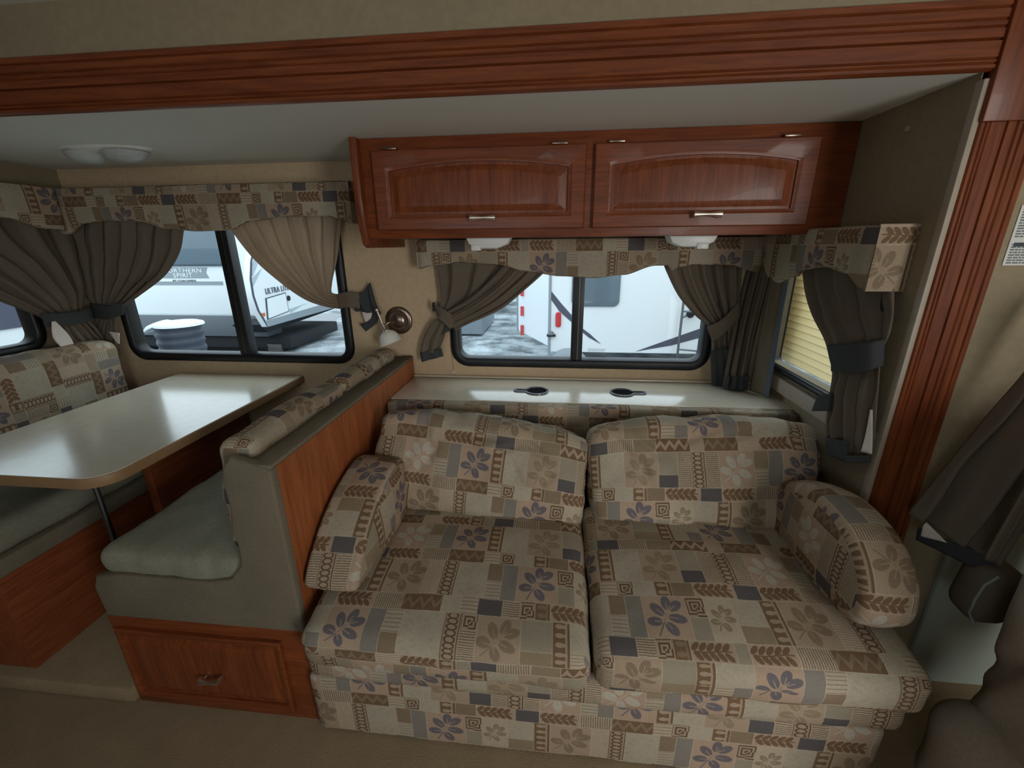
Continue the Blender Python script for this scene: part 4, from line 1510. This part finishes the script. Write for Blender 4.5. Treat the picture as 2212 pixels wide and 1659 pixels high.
# ------------------------------------------------------------------ outside
M['gelcoat'] = plain('white_gelcoat', srgb(232, 236, 236), 0.35, nz=0.02, nscale=2)
M['gelcoat_b'] = plain('white_panel', srgb(226, 230, 234), 0.35, nz=0.02, nscale=2)
M['grey_skirt'] = plain('grey_skirt', srgb(92, 98, 104), 0.5, nz=0.06, nscale=2)
M['grey_mid'] = plain('grey_band', srgb(140, 148, 154), 0.5, nz=0.04, nscale=2)
M['grey_light'] = plain('pale_grey_band', srgb(176, 186, 192), 0.5, nz=0.03, nscale=2)
M['dark'] = plain('dark_undercarriage', srgb(30, 32, 36), 0.8)
M['tank'] = plain('dark_ribbed_plastic', srgb(56, 60, 72), 0.5)
M['tint'] = plain('tinted_window', srgb(96, 110, 120), 0.08, nz=0.1, nscale=2)
M['snow'] = plain('snow', srgb(225, 230, 236), 0.8, nz=0.05)
M['red'] = plain('red_lens', srgb(190, 40, 44), 0.3)
M['redtape'] = plain('red_reflective_tape', srgb(205, 70, 74), 0.4)
M['amber'] = plain('amber_lens', srgb(200, 110, 60), 0.4)
M['swoosh'] = plain('grey_decal', srgb(74, 76, 92), 0.4, nz=0.04)
M['siding'] = plain('cream_siding', srgb(222, 196, 142), 0.5, nz=0.04)
M['siding_w'] = plain('white_siding', srgb(226, 230, 232), 0.45, nz=0.03)
t = NT('gravel_slush')
v = t.coords()
n = t.noise(v, 1.4, 6, 0.7)
n2 = t.noise(v, 25, 4, 0.7)
cc = t.ramp(n, [(0.40, srgb(112, 120, 122)), (0.55, srgb(190, 198, 202)), (0.68, srgb(228, 234, 238))])
t.base(t.mix(0.6, cc, t.ramp(n2, [(0.35, (0.5, 0.52, 0.54, 1)), (0.65, (1, 1, 1, 1))]), 'MULTIPLY'))
t.set(0.8)
t.bump(n2, 0.8, 0.03)
M['ground'] = t.m
M['wet_shade'] = plain('wet_asphalt_shadow', srgb(58, 62, 68), 0.35, nz=0.35, nscale=3)  # wet ground, darkened further as painted shadow under the lettered trailer
g = struct(box('ground', 'ground', -40, 40, 0.6, 45, -1.0, -0.80))
g4 = struct(prism('ground', 'wet_shade', [tuple(at(u, v, 'z', -0.80))[:2] for u, v in ((230, 800), (560, 800), (640, 742), (742, 680), (560, 668), (330, 668))], 'z', -0.80, -0.795))  # dark patch: wet ground plus painted trailer shadow
g2 = struct(box('ground', 'ground', 1.9, 40, -20, 0.6, -1.0, -0.80))
g3 = struct(box('ground', 'ground', -40, -2.1, -20, 0.6, -1.0, -0.80))


def text(name, s, size, mat, loc, rz=0, parent=None, ext=0.004, align='CENTER', xs=1.0, **props):
    cu = D.curves.new(name, 'FONT')
    cu.body = s
    cu.size = size
    cu.extrude = ext
    cu.align_x = align
    cu.space_character = 1.1
    cu.materials.append(M[mat])
    o = D.objects.new(name, cu)
    o.location = loc
    o.rotation_euler = (pi / 2, 0, rz)
    o.scale = (xs, 1, 1)
    COL.objects.link(o)
    me = D.meshes.new_from_object(o)
    D.objects.remove(o)
    o = D.objects.new(name, me)
    o.location = loc
    o.rotation_euler = (pi / 2, 0, rz)
    o.scale = (xs, 1, 1)
    COL.objects.link(o)
    o.parent = parent
    for k, v_ in props.items():
        o[k] = v_
    return o


# trailer A: broadside, behind the dinette window
YA = 6.5
ta = thing('travel_trailer', 'white and grey travel trailer with a lettered banner, seen through the dinette window', 'trailer')
box('body', 'gelcoat', -12, -5.6, YA, YA + 2.4, -0.02, 2.6, 0.10, ta, 3)
box('skirt', 'grey_skirt', -12, -5.62, YA - .012, YA + .5, -0.42, 0.03, 0.01, ta)
q = [at(u, v, 'y', YA) for u, v in ((60, 440), (478, 440), (478, 567), (60, 567))]
wz0, wz1 = at(430, 575, 'y', YA).z, 2.05
box('window', 'tint', at(130, 500, 'y', YA).x, at(480, 540, 'y', YA).x, YA - .03, YA + .02, wz0, wz1, 0.06, ta, 3)
zb0, zb1 = at(400, 616, 'y', YA).z, at(400, 608, 'y', YA).z
box('stripe', 'grey_mid', at(330, 612, 'y', YA).x, at(482, 612, 'y', YA).x, YA - .006, YA, zb0, zb1, 0, ta)
bx0, bx1 = at(340, 590, 'y', YA).x, at(450, 590, 'y', YA).x
bz0, bz1 = at(400, 601, 'y', YA).z, at(400, 578, 'y', YA).z
prism('banner', 'grey_mid', [(bx0, bz0), (bx1, bz0), (bx1 - .05, (bz0 + bz1) / 2), (bx1, bz1), (bx0, bz1), (bx0 + .05, (bz0 + bz1) / 2)], 'y', YA - .008, YA, ta)
bc = (bx0 + bx1) / 2
hb = bz1 - bz0
text('lettering', 'NORTHERN', hb * .56, 'gelcoat', (bc, YA - .010, bz0 + hb * .54), 0, ta, xs=1.30, kind='stuff', label='white word NORTHERN')
text('lettering', 'SPIRIT', hb * .56, 'gelcoat', (bc, YA - .010, bz0 + hb * .08), 0, ta, xs=1.25, kind='stuff', label='white word SPIRIT')
text('lettering', 'BY COACHMEN', hb * .27, 'grey_skirt', (bc, YA - .006, bz0 - hb * .33), 0, ta, xs=1.2, kind='stuff', label='grey words BY COACHMEN')
for (xa, xb, za, zb_) in ((-11.6, -5.2, -0.70, -0.45),):
    box('chassis', 'dark', xa, xb, YA + .1, YA + 2.2, za, zb_, 0.02, ta)
for cx in (-9.6, -10.5):
    lathe('wheel', 'dark', [(0, .1), (.22, .12), (.33, .1), (.36, .0), (.33, -.1), (.2, -.12), (0, -.1)], ta, 28, Matrix.Translation((cx, YA + .15, -0.44)) @ rot)

# trailer C: nose corner, nearer
tcn = thing('travel_trailer', 'white travel trailer nose with a small square hatch beside the lettered trailer', 'trailer')
P1 = at(577, 706, 'y', 5.5)
P2 = at(760, 645, 'z', P1.z)
dv = (P2 - P1)
dv.z = 0
L_ = dv.length
dv.normalize()
nv = Vector((dv.y, -dv.x, 0))   # towards us
if nv.dot(CAM - P1) < 0:
    nv = -nv
rzc = math.atan2(dv.y, dv.x)


def onC(u, v, off=0.0):
    """point of the trailer side (vertical plane through P1, P2) seen at u, v -> (along, z)"""
    d = RX * ((u - 1106) / FPX) + UX * ((829.5 - v) / FPX) + FX
    t_2 = (P1 - CAM).dot(nv) / d.dot(nv)
    p = CAM + d * t_2
    return (p - P1).dot(dv), p.z


def prismC(name, mat, pts, d0, d1, parent, bev=0.0, **k):
    o = prism(name, mat, pts, 'y', -d1, -d0, parent, bev, **k)
    o.location = (P1.x, P1.y, 0)
    o.rotation_euler = (0, 0, rzc)
    return o


edge = [onC(u, v) for u, v in ((577, 706), (556, 672), (545, 640), (539, 605), (540, 565), (548, 530))]
top = [(edge[-1][0] + .35, 2.3), (L_ * 1.15, 2.5), (L_ * 1.15, onC(760, 645)[1])]
sg_ = 1
prismC('body', 'gelcoat', edge + top, -0.10, 0.0, tcn)
prismC('body_rear', 'gelcoat', [(1.3, P1.z + .02), (L_ * 1.12, P1.z + .02), (L_ * 1.12, 2.4), (1.3, 2.4)], -1.5, -0.10, tcn)
prismC('edge_moulding', 'swoosh', edge + [(a + .05, b) for a, b in edge[::-1]], 0.0, .012, tcn)
lo = [onC(577, 706), onC(755, 655), onC(755, 640), onC(571, 694)]
prismC('lower_band', 'grey_mid', lo, 0.0, .02, tcn)
hq = [onC(u, v) for u, v in ((574, 645), (615, 633), (622, 672), (578, 689))]
hm = [sum(p[0] for p in hq) / 4, sum(p[1] for p in hq) / 4]
prismC('hatch_surround', 'swoosh', [(p[0] + (p[0] - hm[0]) * .06, p[1] + (p[1] - hm[1]) * .06) for p in hq], 0.0, .012, tcn)
prismC('hatch_door', 'gelcoat', [(p[0] - (p[0] - hm[0]) * .04, p[1] - (p[1] - hm[1]) * .04) for p in hq], 0.0, .022, tcn)
prismC('decal', 'grey_light', [onC(545, 600), onC(566, 578), onC(545, 622)], 0.0, .008, tcn)
prismC('decal', 'grey_light', [onC(623, 668), onC(664, 654), onC(650, 660), onC(628, 676)], 0.0, .008, tcn)
prismC('decal', 'grey_light', [onC(540, 585), onC(548, 560), onC(556, 570), onC(546, 596)], 0.0, .008, tcn)
ca = onC(567, 680)
prismC('marker_lamp', 'amber', [(ca[0] - .04, ca[1] - .03), (ca[0] + .06, ca[1] - .03), (ca[0] + .06, ca[1] + .03), (ca[0] - .04, ca[1] + .03)], 0, .02, tcn)
cl_ = onC(573, 636)
pos = P1 + dv * cl_[0] + nv * .012
pos.z = cl_[1]
text('lettering', 'ULTRA LITE', 0.155, 'swoosh', pos, rzc, tcn, align='LEFT', kind='stuff', label='grey words ULTRA LITE')
cb = onC(622, 644)
pp = P1 + dv * cb[0] + nv * .01
pp.z = cb[1]
lathe('socket', 'dark', [(0, .02), (.05, .02), (.055, 0), (0, 0)], tcn, 16, Matrix.Translation(pp) @ Matrix.Rotation(rzc, 4, 'Z') @ rot)
prismC('undercarriage', 'dark', [(0.35, P1.z - .02), (L_ * 1.1, P1.z - .02), (L_ * 1.1, P1.z - .22), (0.6, P1.z - .22)], -.9, -.35, tcn)

# ribbed drum with snowy lid, trailer A frame, ground bits
dc = at(392, 735, 'y', 3.6)
dd = thing('ribbed_drum', 'dark ribbed drum under snowy lids outside the dinette window', 'drum')
prof = []
z0d, z1d = -0.80, at(392, 702, 'y', 3.6).z
Rd = (at(432, 730, 'y', 3.6).x - at(352, 730, 'y', 3.6).x) / 2
n_r = 10
prof.append((0, z0d))
for i in range(n_r * 4 + 1):
    z = z0d + (z1d - z0d) * i / (n_r * 4)
    prof.append((Rd * (0.93 + 0.07 * (0.5 + 0.5 * cos(i * pi / 2))), z))
prof.append((0, z1d))
lathe('barrel', 'tank', prof, dd, 32, Matrix.Translation((dc.x, 3.6, 0)))
lathe('lid', 'snow', [(0, .055), (Rd * .8, .05), (Rd * 1.0, .03), (Rd * 1.04, 0), (0, 0)], dd, 32, Matrix.Translation((dc.x + .03, 3.6, z1d)))
lathe('lid', 'snow', [(0, .06), (Rd * .5, .055), (Rd * .62, .03), (Rd * .64, 0), (0, 0)], dd, 28, MT((dc.x - Rd * .85, 3.55, z1d - .03), 0, radians(-24)))

# trailer B: rear corner, behind the sofa window
YB = 4.5
tbn = thing('travel_trailer', 'large white travel trailer with ladder, seen through the sofa window', 'trailer')
cxB = at(1187, 690, 'y', YB).x
prism('body', 'gelcoat_b', [(cxB, -0.16), (3.9, -0.16), (3.9, 2.6), (cxB, 2.6)], 'y', YB, YB + 7, tbn)
# side wall seen edge on left of the corner (angled away)
lx = at(1118, 600, 'y', YB + 1.3)
prism('side_panel', 'gelcoat_b', [(cxB, YB + .004), (cxB + .5, YB + 1.4), (lx.x + .3, YB + 1.42), (lx.x, YB + 1.32)], 'z', -0.08, 2.6, tbn)
tube('corner_moulding', 'grey_mid', [(cxB, YB - .01, -0.2), (cxB, YB - .01, 2.6)], .022, tbn, 8)
tube('corner_moulding', 'grey_mid', [(lx.x, YB + 1.31, -0.1), (lx.x, YB + 1.31, 2.6)], .02, tbn, 8)


def onB(u, v):
    p = at(u, v, 'y', YB)
    return (p.x, p.z)


# reflective tape strips down the side
for (va, vb) in ((622, 638), (660, 680), (700, 721)):
    e = (lx - Vector((cxB, YB, lx.z)))
    a = at(1129, va, 'y', YB + 1.15)
    b = at(1129, vb, 'y', YB + 1.15)
    box('reflector', 'redtape', a.x - .03, a.x + .03, YB + 1.02, YB + 1.06, b.z, a.z, 0, tbn)
prism('decal', 'swoosh', [onB(1188, 625), onB(1212, 655), onB(1236, 682), onB(1236, 697), onB(1208, 672), onB(1190, 646)], 'y', YB - .006, YB, tbn)
prism('decal', 'swoosh', [onB(1254, 706), onB(1275, 722), onB(1298, 743), onB(1272, 729), onB(1256, 716)], 'y', YB - .006, YB, tbn)
prism('decal', 'swoosh', [onB(1373, 759), onB(1440, 735), onB(1540, 700), onB(1540, 722), onB(1450, 746)], 'y', YB - .006, YB, tbn)
prism('window', 'tint', [(a, b) for a, b in rrect(onB(1236, 600)[0], onB(1341, 600)[0], onB(1300, 662)[1], 1.75, .09)], 'y', YB - .03, YB + .01, tbn, .01)
prism('tail_lamp', 'red', rrect(onB(1200, 690)[0], onB(1212, 690)[0], onB(1205, 706)[1], onB(1205, 674)[1], .036), 'y', YB - .04, YB, tbn, .01)
box('plate_bracket', 'dark', onB(1193, 0)[0], onB(1217, 0)[0], YB - .06, YB, onB(1205, 726)[1], onB(1205, 722)[1], .004, tbn)
lathe('plate_lamp', 'grey_skirt', [(0, .05), (.03, .045), (.05, .02), (.055, 0), (0, 0)], tbn, 16, Matrix.Translation((onB(1204, 0)[0], YB - .03, onB(1204, 722)[1])))
box('bumper', 'grey_mid', cxB - .3, 3.2, YB - .12, YB + .1, -0.42, -0.30, .02, tbn)
lathe('spare_wheel', 'grey_mid', [(0, .16), (.26, .16), (.33, .12), (.34, 0), (0, 0)], tbn, 32, Matrix.Translation((onB(1228, 775)[0], YB - .01, -0.44)) @ rot)
ld = D.objects.new('ladder', None)
COL.objects.link(ld)
ld.parent = tbn
lxa, lxb = onB(1465, 700)[0], onB(1540, 700)[0]
for xx in (lxa, lxb):
    tube('rail', 'alu', [(xx, YB - .14, -0.4), (xx, YB - .14, 2.5)], .018, ld, 8)
for v_ in (615, 669, 750, 800):
    zz = onB(1465, v_)[1]
    tube('rung', 'alu', [(lxa, YB - .14, zz), (lxb, YB - .14, zz - .04)], .013, ld, 8)
tube('standoff', 'alu', [(lxa, YB - .14, .40), (lxa + .14, YB - .01, .44)], .012, ld, 8)
lathe('foot', 'dark', [(0, .03), (.05, .025), (.06, 0), (0, 0)], ld, 14, Matrix.Translation((lxa + .15, YB - .03, .445)) @ rot)
# etched notices on the panes
for (u0, u1, va, vb, nm) in ((1268, 1306, 753, 774, 'small grey printed notice on the sofa window pane'), (577, 612, 744, 762, 'small pale printed notice on the dinette window pane')):
    bm = bmesh.new()
    a, b = at(u0, va, 'y', .018), at(u1, vb, 'y', .018)
    k = 6
    for i in range(k):
        z = a.z + (b.z - a.z) * (i + .3) / k
        x = a.x + rnd.uniform(0, .006)
        while x < b.x - .004:
            wd = rnd.uniform(.003, .009)
            bbox(bm, x, x + wd, .0172, .0182, z - .0012, z + .0012)
            x += wd + .002
    o = fin(bm, 'pane_notice', 'ink' if u0 > 1000 else 'snow')
    tag(o, nm, 'label')
# far things behind: grey trailer and shed between
far = thing('travel_trailer', 'distant grey trailer beyond the slushy lane, left in the sofa window', 'trailer')
box('body', 'grey_light', -3.4, -1.0, 12.5, 15, -0.3, 2.6, .05, far)
fx = at(1005, 640, 'y', 8.6)
box('side', 'grey_mid', fx.x - .6, at(1040, 640, 'y', 8.6).x, 8.6, 10.8, -0.75, 2.4, .03, far)
lg = thing('travel_trailer', 'pale trailer standing at the far end of the lane', 'trailer')
box('body', 'gelcoat', -2.2, 2.2, 17, 19.4, -0.2, 2.6, .08, lg)
box('skirt', 'grey_skirt', -2.2, 2.2, 16.9, 19, -.75, -.2, .02, lg)
box('stripe', 'grey_mid', -2.2, 2.2, 16.98, 17.0, .2, .5, 0, lg)


# corrugated trailer side seen through the side window
def corrugated(name, mat, x, y0, y1, z0, z1, pitch, depth, parent, face):
    bm = bmesh.new()
    k = int((z1 - z0) / pitch)
    prev = None
    for i in range(k):
        for dz, dx in ((0, 0), (.15, -1), (.75, -.35), (1, 0)):
            z = z0 + (i + dz) * pitch
            xx = x + dx * depth * face
            cur = [bm.verts.new((xx, y0, z)), bm.verts.new((xx, y1, z))]
            if prev:
                bm.faces.new((prev[0], prev[1], cur[1], cur[0]))
            prev = cur
    r = bmesh.ops.create_cube(bm, size=1)
    for v in r['verts']:
        v.co = Vector((x + face * .6 + v.co.x * 1.0 * 1.1, (y0 + y1) / 2 + v.co.y * (y1 - y0), (z0 + z1) / 2 + v.co.z * (z1 - z0)))
    bmesh.ops.recalc_face_normals(bm, faces=bm.faces)
    return fin(bm, name, mat, parent)


sd = thing('travel_trailer', 'old cream trailer with corrugated siding, seen through the side window', 'trailer')
corrugated('siding', 'siding', 4.1, 0.2, 9.0, -0.3, 2.2, 0.10, 0.018, sd, 1)
# dark trailer with white corrugated panel through the far-left window
sl = thing('travel_trailer', 'dark and white corrugated trailer seen through the far left window', 'trailer')
XS = -5.3
box('body', 'gelcoat', XS - 2, XS, -2.0, 2.5, -0.1, 2.6, .05, sl)
box('dark_band', 'swoosh', XS - .01, XS + .02, -2.0, 2.5, 0.62, 1.0, 0, sl)
corrugated('siding', 'siding_w', XS + .03, 0.35, 1.4, 0.14, .72, 0.10, 0.02, sl, -1)
box('skirt', 'dark', XS - 1.9, XS + .03, -2.0, 2.5, -.75, .12, .01, sl)
box('marker_lamp', 'red', XS + .05, XS + .08, 1.0, 1.06, .16, .20, .004, sl)
